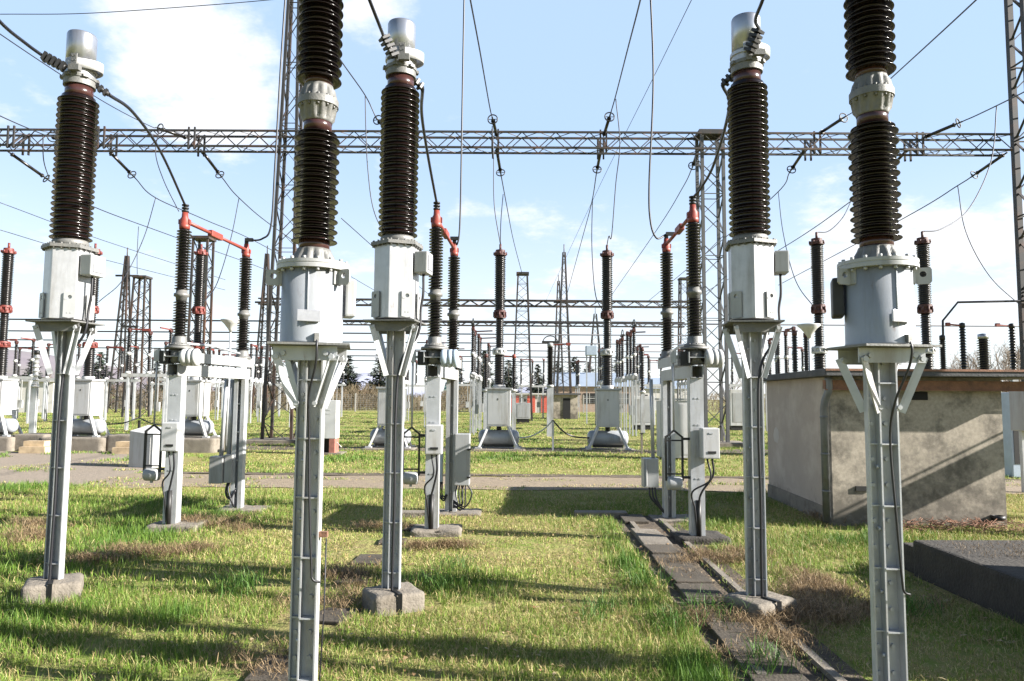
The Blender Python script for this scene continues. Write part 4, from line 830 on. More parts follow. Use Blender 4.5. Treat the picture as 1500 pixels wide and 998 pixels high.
# ------------------------------------------------------------------ background: busbars, disconnectors, posts
for i, (y, Y, xa, xb_) in enumerate(((473, 44, -60, 1560), (490, 50, -60, 1010), (503, 56, -60, 1010), (514, 62, -40, 1010), (523, 68, 330, 1200), (530, 75, 430, 1010))):
    w = ('highest', 'second highest', 'third', 'fourth', 'fifth', 'lowest')[i]
    tag(MB().tube([P(xa, PZ and y + (xa-750)*.007, Y), P((xa+xb_)/2, y + ((xa+xb_)/2-750)*.007, Y), P(xb_, y + (xb_-750)*.007, Y)], .05, 6).build('busbar', wirem), '%s of the horizontal busbars crossing behind the breakers' % w, 'busbar', 'busbars')
def make_bd(label, loc, rz, ring=False, arms=(1, 1), n_=10, zf=2.6, hgt=2.15, two=False, cat='disconnector switch', name='distant_disconnector', group='distant disconnectors'):
    t = thing(name, label, cat, loc, rz, group)
    for xx in (-.9, .9):
        MB().box((xx, -.08, zf/2), (.10, .06, zf)).box((xx, .08, zf/2), (.10, .06, zf)).build('leg', galv, t)
    MB().box((0, -.1, zf+.07), (2.4, .05, .16)).box((0, .1, zf+.07), (2.4, .05, .16)).build('beam', paint, t)
    MB().box((.5, -.12, 1.15), (.25, .2, .45)).bar((.5, -.12, 1.3), (.5, -.1, zf), .04, .04).build('drive_box', paint, t)
    for k, xx in enumerate((-.95, 0, .95)):
        z = zf+.15; h = hgt*(.93 if k == 1 else 1)
        MB().lathe([(.14, z), (.14, z+.05), (.09, z+.12)], n_, (xx, 0, 0)).build('base_flange', white, t)
        MB().lathe(sheds(z+.12, z+h*.42, 8, .065, .105), n_, (xx, 0, 0)).build('lower_insulator', porcd, t)
        MB().lathe([(.08, z+h*.42), (.11, z+h*.43), (.11, z+h*.48), (.08, z+h*.49)], n_, (xx, 0, 0)).build('middle_flange', white, t)
        MB().lathe(sheds(z+h*.49, z+h*.95, 10, .06, .10), n_, (xx, 0, 0)).build('upper_insulator', porcd, t)
        MB().lathe([(.08, z+h*.94), (.09, z+h*.99), (.06, z+h*1.04)], n_, (xx, 0, 0)).box((xx, 0, z+h*1.0), (.18, .12, .13)).build('cap', redd, t)
    z = zf+.15+hgt
    MB().bar((-.95, 0, z+.02), (.02, 0, z-.02), .07, .07).box((-.2, 0, z-.01), (.34, .10, .12)).build('arm', redl, t)
    MB().bar((.95, 0, z+.02), (.95-.75*arms[1]*.3, -.85, z+.04), .06, .06).build('arm', redl, t)
    if ring:
        MB().tube([(-.95 + .35*math.cos(q), 0, z+.15+.30*math.sin(q)) for q in [math.pi*i/10 for i in range(11)]], .025, 6).box((-.95, 0, z+.14), (.7, .14, .1)).build('jumper_loop', darkm, t)
    return t
bds = [(694, 34, 90, True, 'disconnector with red arms just behind the middle disconnector posts'), (702, 38, 90, False, 'second disconnector in line behind the middle disconnector posts'),
       (924, 34, 90, True, 'distant disconnector with red arms right of the right middle breaker'), (908, 39, 90, True, 'further disconnector with loop directly right of the right middle breaker'),
       (218, 35, 8, True, 'distant disconnector with bright red arm left of the left disconnector'), (178, 48, 5, False, 'low distant disconnector between the two far left masts'),
       (265, 44, 5, False, 'distant disconnector seen behind the left disconnector insulator'), (48, 50, 3, False, 'distant disconnector frame beyond the leftmost transformer left side'),
       (610, 62, 8, False, 'far disconnector with red arms right of the central transformer column'), (846, 62, 90, False, 'far disconnector with red arms left of the right middle breaker'),
       (1152, 33, 90, False, 'distant disconnector above the hut roof left end'), (1176, 44, 5, False, 'far disconnector low over the hut roof beside the bowl lamp'),
       (345, 56, 5, False, 'far disconnector framed by the posts of the left disconnector'), (950, 52, 5, True, 'far disconnector with loop behind the right disconnector'), (452, 40, 20, False, 'distant disconnector frame beneath the left round tank'), (395, 60, 4, False, 'far disconnector left of the rusty gantry mast foot'), (660, 47, 90, False, 'far disconnector behind the middle disconnector near post')]
bds += [(22, 42, 4, False, 'distant disconnector frame just inside the left picture edge'), (92, 46, 4, False, 'distant disconnector behind the leftmost transformer column base'), (128, 58, 4, False, 'far disconnector above the plinth breaker beside the leftmost column'), (240, 62, 4, False, 'far disconnector between flat topped mast and left disconnector'),
        (312, 50, 90, False, 'distant disconnector seen end on behind the left disconnector beam'), (375, 46, 90, False, 'distant disconnector end on between left disconnector and rusty mast'), (425, 66, 4, False, 'very far disconnector behind the rusty gantry mast foot'), (486, 60, 4, False, 'very far disconnector right of the left round tank column'),
        (595, 50, 90, False, 'distant disconnector end on beside the central transformer column'), (628, 42, 90, False, 'distant disconnector end on behind the middle disconnector yoke'), (676, 56, 4, False, 'far disconnector behind the middle disconnector far post'), (716, 44, 90, False, 'distant disconnector end on left of the left middle breaker'), (780, 60, 4, False, 'very far disconnector left of the beige kiosk'),
        (880, 47, 90, False, 'distant disconnector end on behind the right middle breaker'), (934, 44, 90, False, 'distant disconnector end on right of the looped one'), (968, 60, 4, False, 'very far disconnector behind the right disconnector far post'), (1000, 46, 90, False, 'distant disconnector end on between the right disconnector posts'), (1092, 50, 4, False, 'distant disconnector behind the hut side transformer column'), (1128, 38, 90, False, 'distant disconnector end on at the hut roof left corner')]
proto = None
for px, Y, rz, rg, lab in bds:
    loc = (PX(px, 540, Y), Y, 0)
    if rg: make_bd(lab, loc, math.radians(rz), True)
    elif proto is None: proto = make_bd(lab, loc, math.radians(rz))
    else:
        c = copy_tree(proto); c.location = loc; c.rotation_euler = (0, 0, math.radians(rz)); c['label'] = lab
def post_ins(px, ytop, Y, zf, lab, loop=False, m=porcd, capm=redd, arm=0, r=.12, ribs=16):
    z = PZ(px, ytop, Y); t = thing('post_insulator', lab, 'insulator post', (PX(px, 540, Y), Y, 0), 0, None)
    MB().box((0, -.05, zf/2), (1.7*r, .05, zf)).box((0, .05, zf/2), (1.7*r, .05, zf)).box((0, 0, zf/2), (.03, .06, zf)).build('stand', galv, t); MB().lathe([(.16, zf), (.16, zf+.06), (.1, zf+.12)], 12).build('base_flange', white, t)
    MB().lathe(sheds(zf+.1, z-.15, ribs, r*.62, r), 12).build('insulator', m, t); MB().lathe([(r*.8, z-.16), (r*.8, z), (.03, z+.03)], 12).build('cap', capm, t)
    if loop: MB().tube([(.33*math.cos(q), 0, z+.05+.28*math.sin(q)) for q in [math.pi*i/10 for i in range(11)]], .025, 6).box((0, 0, z+.05), (.75, .12, .1)).build('jumper_loop', darkm, t)
    if arm: MB().bar((0, 0, z-.08), (arm, -.05, z-.04), .05, .05).box((arm, -.05, z-.04), (.25*abs(arm), .10, .12)).build('arm', red, t)
    return t
post_ins(806, 503, 32, 2.2, 'tall dark post insulator with loop right of the left middle breaker', True, porcd, paint, .8, .17, 26)
post_ins(712, 519, 34, 2.0, 'dark bare post insulator left of the left middle breaker'); post_ins(753, 520, 34, 2.0, 'post insulator with red arm on its left, behind the left middle breaker', False, porcd, red, -.8)
post_ins(941, 510, 36, 2.0, 'dark post insulator between right middle breaker and right disconnector')
post_ins(1412, 474, 26, 2.6, 'dark post insulator with level arm over the hut roof, right side', False, porcd, darkm, -.55); post_ins(1382, 492, 26, 2.6, 'thin post insulator over the hut roof right of the breaker column', False, porcd, darkm)
post_ins(1485, 475, 26, 2.6, 'post insulator with red handled arm at far right over the hut roof', False, porcd, darkm, -.55); post_ins(1442, 490, 24, 2.4, 'stubby post with bright metal cap over the hut roof', False, porcd, alum, 0, .2)
post_ins(53, 514, 30, 2.0, 'banded post insulator left of the leftmost transformer column', False, white, darkm, 0, .13, 7); post_ins(1165, 486, 28, 2.4, 'slim post insulator with red cap over the hut roof left end'); post_ins(1182, 488, 25, 2.4, 'slim red capped post left of the bowl lamp over the hut')
tag(MB().tube([P(1382, 520, 26), P(1381, 470, 26), P(1403, 443, 26), P(1500, 441, 26), P(1560, 441, 26)], .04, 8).build('busbar', wirem), 'bent grey tube conductor rising over the hut roof at right', 'busbar')
o = thing('grey_tank', 'small grey ribbed tank on posts above the trees left of the right middle breaker', 'tank', (PX(866, 560, 48), 48, 0)); MB().box((0, 0, PZ(866, 514, 48)), (.75, .6, .65)).build('tank', bluesteel, o, .04)
for s_ in (-1, 1): MB().box((s_*.3, 0, PZ(866, 521, 48)/2), (.08, .08, PZ(866, 521, 48))).build('leg', galv, o)
for px, Y, h, w, lab in ((766, 50, 1.1, 1.0, 'grey low cabinet at the foot of the flat topped mast'), (942, 40, 1.6, 1.2, 'white cabinet between the right middle breaker and right disconnector'), (1085, 40, 2.0, 1.4, 'white cabinet beyond the lattice mast, beside the hut side column')):
    o = thing('equipment_cabinet', lab, 'cabinet', (PX(px, 605, Y), Y, 0)); q = MB().box((0, 0, h/2+.25), (w, .8, h)).build('body', paint if px < 800 else white, o, .02); MB().box((0, -.406, h/2+.25), (w*.8, .01, h*.8)).build('door', paint, q); MB().box((0, 0, .13), (w*.9, .7, .26)).build('base', darkm, o)

# ------------------------------------------------------------------ buildings far off
def house(px, Y, w, d, h, rh, lab, wm_, rm, name='building', doors=(), win=(), rz=0):
    o = thing(name, lab, 'building', (PX(px, 590, Y), Y, 0), rz)
    MB().box((0, 0, h/2), (w, d, h)).build('wall', wm_, o)
    if rh > .3: MB().add([(-w/2-.3, -d/2-.3, h+.003), (w/2+.3, -d/2-.3, h+.003), (w/2+.3, d/2+.3, h+.003), (-w/2-.3, d/2+.3, h+.003), (-w/2-.3, 0, h+rh), (w/2+.3, 0, h+rh)], [(0, 1, 5, 4), (2, 3, 4, 5), (0, 4, 3), (1, 2, 5), (3, 2, 1, 0)]).build('roof', rm, o)
    else: MB().box((0, 0, h+rh/2+.003), (w+.5, d+.5, rh)).build('roof', rm, o)
    for (x, ww, hh, m_) in doors: MB().box((x, -d/2-.02, hh/2), (ww, .06, hh)).build('door', m_, o)
    for (x, z, ww, hh) in win: 
        f_ = MB().box((x, -d/2-.02, z), (ww, .06, hh)).build('window', darkm, o); MB().box((x, -d/2-.06, z), (.06, .03, hh)).box((x, -d/2-.06, z), (ww, .03, .06)).build('frame', wallw, f_)
    return o
house(825, 60, 2.2, 2.4, 1.95, .15, 'beige flat roofed kiosk with open dark doorway right of the flat topped mast', stucco, roofm, 'kiosk', ((.2, .6, 1.7, blackm),))
house(765, 86, 6.4, 5, 2.1, .15, 'long white building with orange red doors beyond the fence', wallw, wallw, 'building', ((-2.5, 1.1, 1.95, orange), (-.9, .9, 1.95, orange), (1.0, .9, 1.95, orange), (2.6, .9, 1.95, orange)), ((.05, 1.2, .7, .8),))
house(872, 95, 11, 8, 3.2, 1.9, 'house with pale blue tin roof behind the right middle breaker', mat('brown_wall', (.30, .22, .17), .9), tinroof, 'house', (), ((-3.4, 1.7, 1.5, 1.3), (-1.2, 1.7, 1.5, 1.3), (3, 1.7, 1.5, 1.3)))
house(955, 110, 9, 7, 3.2, 1.7, 'house with pale roof glimpsed behind the right disconnector', wallw, tinroof, 'house', (), ((-2, 1.7, 1.4, 1.2), (1.5, 1.7, 1.4, 1.2)))
house(52, 70, 6.5, 5, 2.9, .25, 'white flat roofed outbuilding with bays left of the leftmost column', wallw, wallw, 'outbuilding', ((-2.0, 1.2, 2.4, darkm), (1.3, .8, 2.4, darkm)))
house(532, 150, 15, 7, 2.2, .9, 'brick house with red roof between the two left conifers', mat('brick_wall', (.36, .20, .14), .9), mat('red_tile', (.36, .15, .10), .8), 'house', (), ((-3, 1.8, 1.3, 1.2), (2, 1.8, 1.3, 1.2)))
house(690, 120, 8, 6, 2.8, 1.4, 'low house with dark green roof left of the left middle breaker', wallw, mat('green_roofing', (.10, .17, .14), .7), 'house', (), ((0, 1.5, 1.4, 1.1),))

# fence
fn = thing('mesh_fence', 'pale concrete post wire mesh fence at the far side of the yard', 'fence', (0, 82, 0))
for i in range(60): MB().box((-62+2.6*i, 0, 1.05), (.14, .14, 2.1)).build('post', fencem, fn)
fm = MB()
for z in np.arange(.15, 2.0, .22): fm.bar((-62, 0, z), (92, 0, z), .012, .012)
for x in np.arange(-62, 92, .35): fm.bar((x, 0, .1), (x, 0, 2.0), .010, .010)
fm.build('mesh', galv, fn)

# ------------------------------------------------------------------ trees, hills
def conifer_mesh(seed, h=8.0, r=2.0):
    rnd = random.Random(seed); m = MB()
    z = .5
    while z < h*.985:
        u = z/h; R = r*(1-u)**.8*(1+.22*math.sin(z*5+seed)) + .12; nb = max(6, int(20*(1-u)+5))
        for k in range(nb):
            a = rnd.uniform(0, 6.283); ln = R*rnd.uniform(.55, 1.12); dr = rnd.uniform(.12, .4)
            ns = max(3, int(ln/.14))
            for s_ in range(ns):
                f_ = (s_+rnd.random())/ns; c = Vector((math.cos(a)*ln*f_, math.sin(a)*ln*f_, z - dr*ln*f_ + .25*ln*f_*f_))
                w = rnd.uniform(.16, .36); d1 = Vector((rnd.gauss(0, 1), rnd.gauss(0, 1), rnd.gauss(0, .5))).normalized(); d2 = Vector((math.cos(a)+rnd.gauss(0, .5), math.sin(a)+rnd.gauss(0, .5), rnd.gauss(-.3, .5))).normalized()
                m.add([c-d1*w*.35, c+d2*w*1.2, c+d1*w*.35, c-d2*w*.5], [(0, 1, 2, 3)])
        z += rnd.uniform(.13, .24)
    return m
cone_v = []
for i in range(2):
    o = thing('conifer', 'x', 'tree', (0, 0, 0)); tr = MB().tube([(0, 0, 0), (0, 0, 7.6)], [.16, .03], 8).build('trunk', bark, o); cr_ = conifer_mesh(20+i, 8, 1.95-.2*i).build('crown', needle, o); cone_v.append(o)
used = [False, False]
trees = [(509, 526, 98, 'dark conifer between the left round tank and the central transformer'), (556, 522, 98, 'dark conifer directly left of the central transformer column'), (45, 531, 92, 'small conifer at the far left below the hill'), (146, 522, 95, 'conifer behind the plinth breaker beside the leftmost column'),
         (228, 535, 100, 'conifer low behind the flat topped far left mast'), (708, 520, 118, 'conifer left of the left middle breaker'), (745, 533, 120, 'conifer just right of the left middle breaker'), (788, 540, 112, 'rounder conifer right of the flat topped mast'), (816, 534, 122, 'conifer behind the tall pointed mast'), (841, 529, 115, 'dark conifer left of the right middle breaker'), (862, 537, 125, 'conifer immediately left of the right middle breaker column'), (906, 528, 118, 'conifer immediately right of the right middle breaker column'), (931, 540, 124, 'conifer between right middle breaker and right disconnector'), (670, 535, 125, 'conifer glimpsed behind the middle disconnector'), (398, 540, 110, 'conifer at the foot of the rusty gantry mast'), (330, 545, 110, 'conifer under the beam of the left disconnector')]
for i, (px, yt, Y, lab) in enumerate(trees):
    k = i % 2; o = cone_v[k] if not used[k] else copy_tree(cone_v[k]); used[k] = True
    z = PZ(px, yt-7, Y); s_ = z/8.0; o.location = (PX(px, 575, Y), Y, 0); o.scale = (s_*random.Random(i).uniform(1.3, 1.65), s_*1.45, s_); o.rotation_euler = (0, 0, i*1.7); o['label'] = lab; o['group'] = 'conifers beyond the fence'
def bare_tree(seed, h=8.0):
    rnd = random.Random(seed); tr = MB(); br = MB()
    def grow(p, d, ln, r, lev, mb):
        pts = [p]; n_ = 4
        for i in range(n_): d = (d + Vector((rnd.gauss(0, .11), rnd.gauss(0, .11), .05))).normalized(); pts.append(pts[-1]+d*ln/n_)
        mb.tube(pts, [r*(1-.16*i) for i in range(n_+1)], 5 if lev < 2 else 3, False)
        if lev >= 4: return
        for k in range(rnd.choice((3, 4, 5)) if lev else 9):
            u = rnd.uniform(.3, 1.0); q = pts[min(int(u*n_), n_)]; a = rnd.uniform(0, 6.28); s_ = rnd.uniform(.4, .85)
            nd = (d + Vector((math.cos(a), math.sin(a), rnd.uniform(-.1, .5)))*s_).normalized(); grow(q, nd, ln*rnd.uniform(.42, .66), max(r*.5, .012), lev+1, br)
    grow(Vector((0, 0, 0)), Vector((0, 0, 1)), h*.55, .13, 0, tr)
    return tr, br
bare = []
for i in range(3):
    o = thing('bare_tree', 'x', 'tree'); tr, br = bare_tree(40+i); tr.build('trunk', bark if i else barkp, o); br.build('crown', barkp if i == 0 else bark, o); bare.append(o)
bl = [(72, 530, 75, 'pale leafless tree left of the leftmost transformer column'), (100, 540, 80, 'pale leafless tree behind the leftmost transformer column'), (215, 535, 85, 'leafless tree behind the far left masts'), (243, 528, 88, 'leafless tree between far masts and left disconnector'), (310, 540, 80, 'leafless tree behind the left disconnector lower beam'), (540, 550, 105, 'small leafless tree between the two left conifers'), (300, 545, 95, 'leafless tree behind the rusty far mast'), (1075, 530, 85, 'leafless tree beyond the grey lattice mast')]
wood = [(px, yt, Y, 'leafless tree in the wood beyond the hut roof at far right') for px, yt, Y in ((1400, 507, 95), (1412, 500, 92), (1426, 496, 98), (1438, 500, 90), (1452, 492, 96), (1462, 490, 92), (1474, 487, 99), (1484, 484, 90), (1496, 480, 95), (1508, 478, 93), (1522, 480, 97), (1540, 476, 92), (1385, 515, 98), (1372, 520, 94))]
ub = [0, 0, 0]
for i, (px, yt, Y, lab) in enumerate(bl+wood):
    k = (0 if i < 2 else 1+i % 2); o = bare[k] if not ub[k] else copy_tree(bare[k]); ub[k] = 1
    s_ = PZ(px, yt, Y)/8.0; o.location = (PX(px, 575, Y), Y, 0); o.scale = (s_, s_, s_); o.rotation_euler = (0, 0, i*2.1); o['label'] = lab
    if i >= len(bl): o['group'] = 'leafless wood at far right'
# far scrub: one mass of twigs and dry leaves
rng = np.random.default_rng(4)
def twig_mass(name, x0, x1, Y0, Y1, hmax, count, m, lab, size=.25):
    x = rng.uniform(x0, x1, count); y = rng.uniform(Y0, Y1, count); hh = hmax*(.45+.55*np.abs(np.sin(x*.21+1.3*np.sin(x*.07)))*np.abs(np.cos(x*.13))); z = rng.random(count)**1.2*hh
    a = rng.uniform(0, 6.28, count); s_ = size*rng.uniform(.4, 1.3, count); th = rng.normal(0, .5, count)
    V = np.zeros((count, 4, 3)); wv = s_*.10
    dx, dz = np.sin(th)*s_*2, np.cos(th)*s_*2
    V[:, 0] = np.c_[x-wv, y, z]; V[:, 1] = np.c_[x+wv, y+wv*.5, z]; V[:, 2] = np.c_[x+wv+dx, y+np.cos(a)*s_, z+dz]; V[:, 3] = np.c_[x-wv+dx, y+np.cos(a)*s_, z+dz]
    me = bpy.data.meshes.new(name); me.from_pydata(V.reshape(-1, 3).tolist(), [], np.arange(count*4).reshape(-1, 4).tolist()); me.materials.append(m); o = bpy.data.objects.new(name, me); COL.objects.link(o)
    tag(o, lab, 'scrub', None, 'stuff')
twig_mass('scrub', -75, -5, 86, 96, 3.6, 26000, twig, 'far olive brown leafless scrub behind the fence, left half')
twig_mass('scrub', 26, 110, 92, 100, 3.0, 18000, twig, 'far olive brown leafless scrub behind the fence, right half')
def hill(name, x0, x1, Y, hf, m):
    xs = np.linspace(x0, x1, 60); vs = []; fs = []
    for i, x in enumerate(xs):
        h = hf(x)
        for u, (yy, f_) in enumerate(((0, 0), (120, .45), (260, .8), (420, 1), (700, .6))): vs.append((x, Y+yy, h*f_ - 1))
    for i in range(59):
        for u in range(4): fs.append((i*5+u, (i+1)*5+u, (i+1)*5+u+1, i*5+u+1))
    return struct(MB().add(vs, fs, True).build(name, m))
def hf1(x): 
    t_ = (x+1100)/230; return 92*math.exp(-t_*t_) + 34*math.exp(-((x+800)/230)**2) + 3*math.sin(x*.02)
hill('hills', -1900, -300, 1100, hf1, hillm)
hill('hills', -700, 500, 2000, lambda x: 85*math.exp(-((x+490)/130)**2) + 40*math.exp(-((x-50)/300)**2) + 3*math.sin(x*.015), mat('hazed_far_hill', (.24, .25, .32), 1, 0, .1, .004))  # middle hill paler and bluer, the air haze put into its colour
hill('hills', 250, 1500, 420, lambda x: 22*math.exp(-((x-520)/200)**2)+3, mat('grassy_rise', (.16, .15, .085), 1, 0, .3, .05))

# ------------------------------------------------------------------ trench covers
rnd = random.Random(8); yy = 4.0; k = 0
while yy < 10.3:
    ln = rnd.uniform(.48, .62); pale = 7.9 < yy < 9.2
    if not (9.3 < yy < 9.7):
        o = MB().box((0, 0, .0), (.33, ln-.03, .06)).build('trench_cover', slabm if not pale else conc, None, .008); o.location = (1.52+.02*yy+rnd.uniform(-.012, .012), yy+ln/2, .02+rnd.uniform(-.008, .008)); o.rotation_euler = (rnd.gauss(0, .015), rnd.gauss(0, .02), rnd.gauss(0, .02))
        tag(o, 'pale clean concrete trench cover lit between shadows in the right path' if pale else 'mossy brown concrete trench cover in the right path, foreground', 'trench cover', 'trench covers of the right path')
    yy += ln; k += 1
struct(MB().add([(1.32, 3.5, .005), (2.15, 3.5, .005), (2.3, 10.6, .005), (1.47, 10.6, .005)], [(0, 1, 2, 3)]).build('path', soil))
for sx in (-.215, .225):
    o = MB().box((1.66+sx, 7.0, .0), (.06, 6.6, .08)).build('trench_kerb', conc); o.rotation_euler = (0, 0, -.02); tag(o, 'narrow concrete kerb along the %s side of the right path' % ('left' if sx < 0 else 'right'), 'kerb')
for i, (px, py, w, d) in enumerate(((515, 850, .30, .36), (540, 822, .28, .4), (488, 905, .30, .34), (412, 985, .32, .4), (612, 775, .3, .4), (575, 795, .3, .3))):
    g_ = P(px, py, 1); q = (P(px, py, 10)-Vector((0, 0, 1.7))); s_ = 1.7/-q.z; pt = q*s_
    o = MB().box((0, 0, 0), (w, d, .05)).build('trench_cover', slabm, None, .01); o.location = (pt.x, pt.y, .002); o.rotation_euler = (rnd.gauss(0, .03), rnd.gauss(0, .03), rnd.gauss(0, .12)); tag(o, 'half buried worn concrete slab in the overgrown left path', 'trench cover', 'slabs of the left path'); FOOT.append((pt.x, pt.y, w*.4, d*.4))
for px, py, w, lab in ((880, 757, .75, 'pale flat slab in the shadow beside the right path end'), (612, 757, .6, 'pale flat slab left of the middle disconnector post')):
    q = (P(px, py, 10)-Vector((0, 0, 1.7))); pt = q*(1.7/-q.z); o = MB().box((0, 0, 0), (w, .22, .09)).build('kerb_slab', conc, None, .01); o.location = (pt.x, pt.y, .03); tag(o, lab, 'slab'); FOOT.append((pt.x, pt.y, w*.5, .15))

# ------------------------------------------------------------------ grass
def vnoise(x, y, s, seed):
    r = np.random.default_rng(seed).random((256, 256)); X = x/s; Y_ = y/s; i = np.floor(X).astype(int); j = np.floor(Y_).astype(int); u = X-i; v = Y_-j; u = u*u*(3-2*u); v = v*v*(3-2*v)
    g = lambda a, b_: r[a % 256, b_ % 256]
    return (g(i, j)*(1-u)+g(i+1, j)*u)*(1-v)+(g(i, j+1)*(1-u)+g(i+1, j+1)*u)*v
def scatter(y0, y1, dens, hmin, hmax, wid, seed, spread=.9):
    rg = np.random.default_rng(seed); A = spread*(y1*y1-y0*y0); n_ = int(A*dens); y = np.sqrt(rg.uniform(y0*y0, y1*y1, n_)); x = rg.uniform(-1, 1, n_)*spread*y
    keep = np.ones(n_, bool)
    for (fx, fy, a, b_) in FOOT: keep &= ~((np.abs(x-fx) < a*.92) & (np.abs(y-fy) < b_*.92))
    pc = 1.52+.02*y; keep &= ~((np.abs(x-pc) < .27+.12*(vnoise(x, y, .3, 7)-.5)) & (y < 10.5))
    keep &= ~((np.abs(x-pc-.3) < .3) & (y < 10) & (rg.random(n_) < .8))
    keep &= ~((np.abs(x+1.52-.0*y) < .25) & (y < 9) & (vnoise(x, y, .5, 9) > .42))
    keep &= ~((x > 3.84) & (y < 7.6)); keep &= ~((x > hx) & (x < hx+2.4) & (y > 9.9) & (y < 13.1))
    keep &= ~((y > 13.3+.5*(vnoise(x, y, .6, 3)-.5)) & (y < 15.9+.3*(vnoise(x, y, .5, 4)-.5)) & (vnoise(x, y*2.5, 1.1, 33)*.70+.35*vnoise(x, y, .3, 34)-.12*np.exp(-((y-14.6)/.35)**2)*-1 < .66)); keep &= ~((x < -8.2) & (y > 14.2) & (y < 21.9) & (vnoise(x, y, 1.4, 31)*.6+.4*vnoise(x, y, .4, 32) < .66))
    keep &= ~((y > 22.7) & (y < 24.6) & (x > -9.5) & (rg.random(n_) < .8))
    n1 = .6*vnoise(x, y, .9, 1)+.4*vnoise(x, y, .28, 2); keep &= rg.random(n_) < (.35+1.1*n1); keep &= ~((vnoise(x, y, .55, 41)*.6+vnoise(x, y, .17, 42)*.4 > .70) & (rg.random(n_) < .85))
    x, y, n1 = x[keep], y[keep], n1[keep]; n_ = len(x)
    big = vnoise(x, y, 2.2, 5); edge = np.exp(-((x-pc[keep]+.45)/.24)**2)*(y < 9.5)*(.3+1.1*vnoise(x, y, .5, 21)) + 1.1*np.exp(-((x+.35)/.45)**2-((y-6.6)/.5)**2) + .8*np.exp(-((x+2.6)/.5)**2-((y-5.7)/.35)**2); lush = np.clip(.75*big+.55*n1+.5*edge-.42, 0, 1); 
    h = (hmin+(hmax-hmin)*rg.random(n_)**1.6)*(.55+1.3*lush+.2*edge); straw = rg.random(n_) < (.60-.9*lush); flat = straw & (rg.random(n_) < .6)
    th = np.where(flat, rg.uniform(.9, 1.5, n_), np.abs(rg.normal(0, .38, n_))+.05); az = rg.uniform(0, 6.283, n_); fa = rg.uniform(0, 6.283, n_)
    w = wid*rg.uniform(.6, 1.3, n_)
    ox, oy = np.cos(az)*np.sin(th), np.sin(az)*np.sin(th); wx, wy = np.cos(fa)*w/2, np.sin(fa)*w/2; V = np.zeros((n_, 5, 3))
    mx, my, mz = x+ox*h*.45, y+oy*h*.45, np.cos(th*.7)*h*.55; tx, ty, tz = x+ox*h*1.15, y+oy*h*1.15, np.cos(np.minimum(th*1.25, 1.5))*h
    z0 = np.where(flat, rg.uniform(.0, .035, n_), -.005)
    V[:, 0] = np.c_[x-wx, y-wy, z0]; V[:, 1] = np.c_[x+wx, y+wy, z0]; V[:, 2] = np.c_[mx+wx*.8, my+wy*.8, z0+mz]; V[:, 3] = np.c_[mx-wx*.8, my-wy*.8, z0+mz]; V[:, 4] = np.c_[tx, ty, z0+tz]
    g1 = np.array([.040, .092, .014]); g2 = np.array([.150, .205, .036]); s1 = np.array([.34, .295, .165]); s2 = np.array([.22, .165, .08])
    t_ = rg.random((n_, 1)); mixg = np.clip(.9-lush[:, None]*1.1+.5*(t_-.5), 0, 1); C = g1*(1-mixg)+g2*mixg; S = s1*t_+s2*(1-t_); C = np.where(straw[:, None], S, C)*rg.uniform(.7, 1.3, (n_, 1))*np.array([1.38, 1.36, 1.16])
    return V, C
def blades(name, parts, m, lab, cat):
    V = np.concatenate([p[0] for p in parts]); C = np.concatenate([p[1] for p in parts]); n_ = len(V)
    me = bpy.data.meshes.new(name); me.vertices.add(n_*5); me.vertices.foreach_set('co', V.astype(np.float32).ravel())
    base = (np.arange(n_)*5)[:, None]; lp = np.concatenate([base+np.array([0, 1, 2, 3]), base+np.array([3, 2, 4])], 1).ravel(); me.loops.add(n_*7); me.loops.foreach_set('vertex_index', lp.astype(np.int32))
    ls = (np.arange(n_)*7)[:, None]+np.array([0, 4]); me.polygons.add(n_*2); me.polygons.foreach_set('loop_start', ls.ravel().astype(np.int32)); me.update(calc_edges=True)
    at = me.attributes.new('tint', 'FLOAT_COLOR', 'POINT'); ca = np.ones((n_*5, 4), np.float32); ca[:, :3] = np.repeat(C, 5, 0); at.data.foreach_set('color', ca.ravel()); me.materials.append(m)
    o = bpy.data.objects.new(name, me); COL.objects.link(o); return tag(o, lab, cat, None, 'stuff')
blades('grass', [scatter(2.6, 6.5, 8500, .025, .11, .0038, 11), scatter(6.5, 13.5, 2600, .03, .12, .006, 12), scatter(13.5, 27, 420, .035, .10, .016, 13), scatter(27, 82, 70, .03, .09, .035, 14)], grassm, 'short spring grass mixed with dry straw over the yard', 'grass')
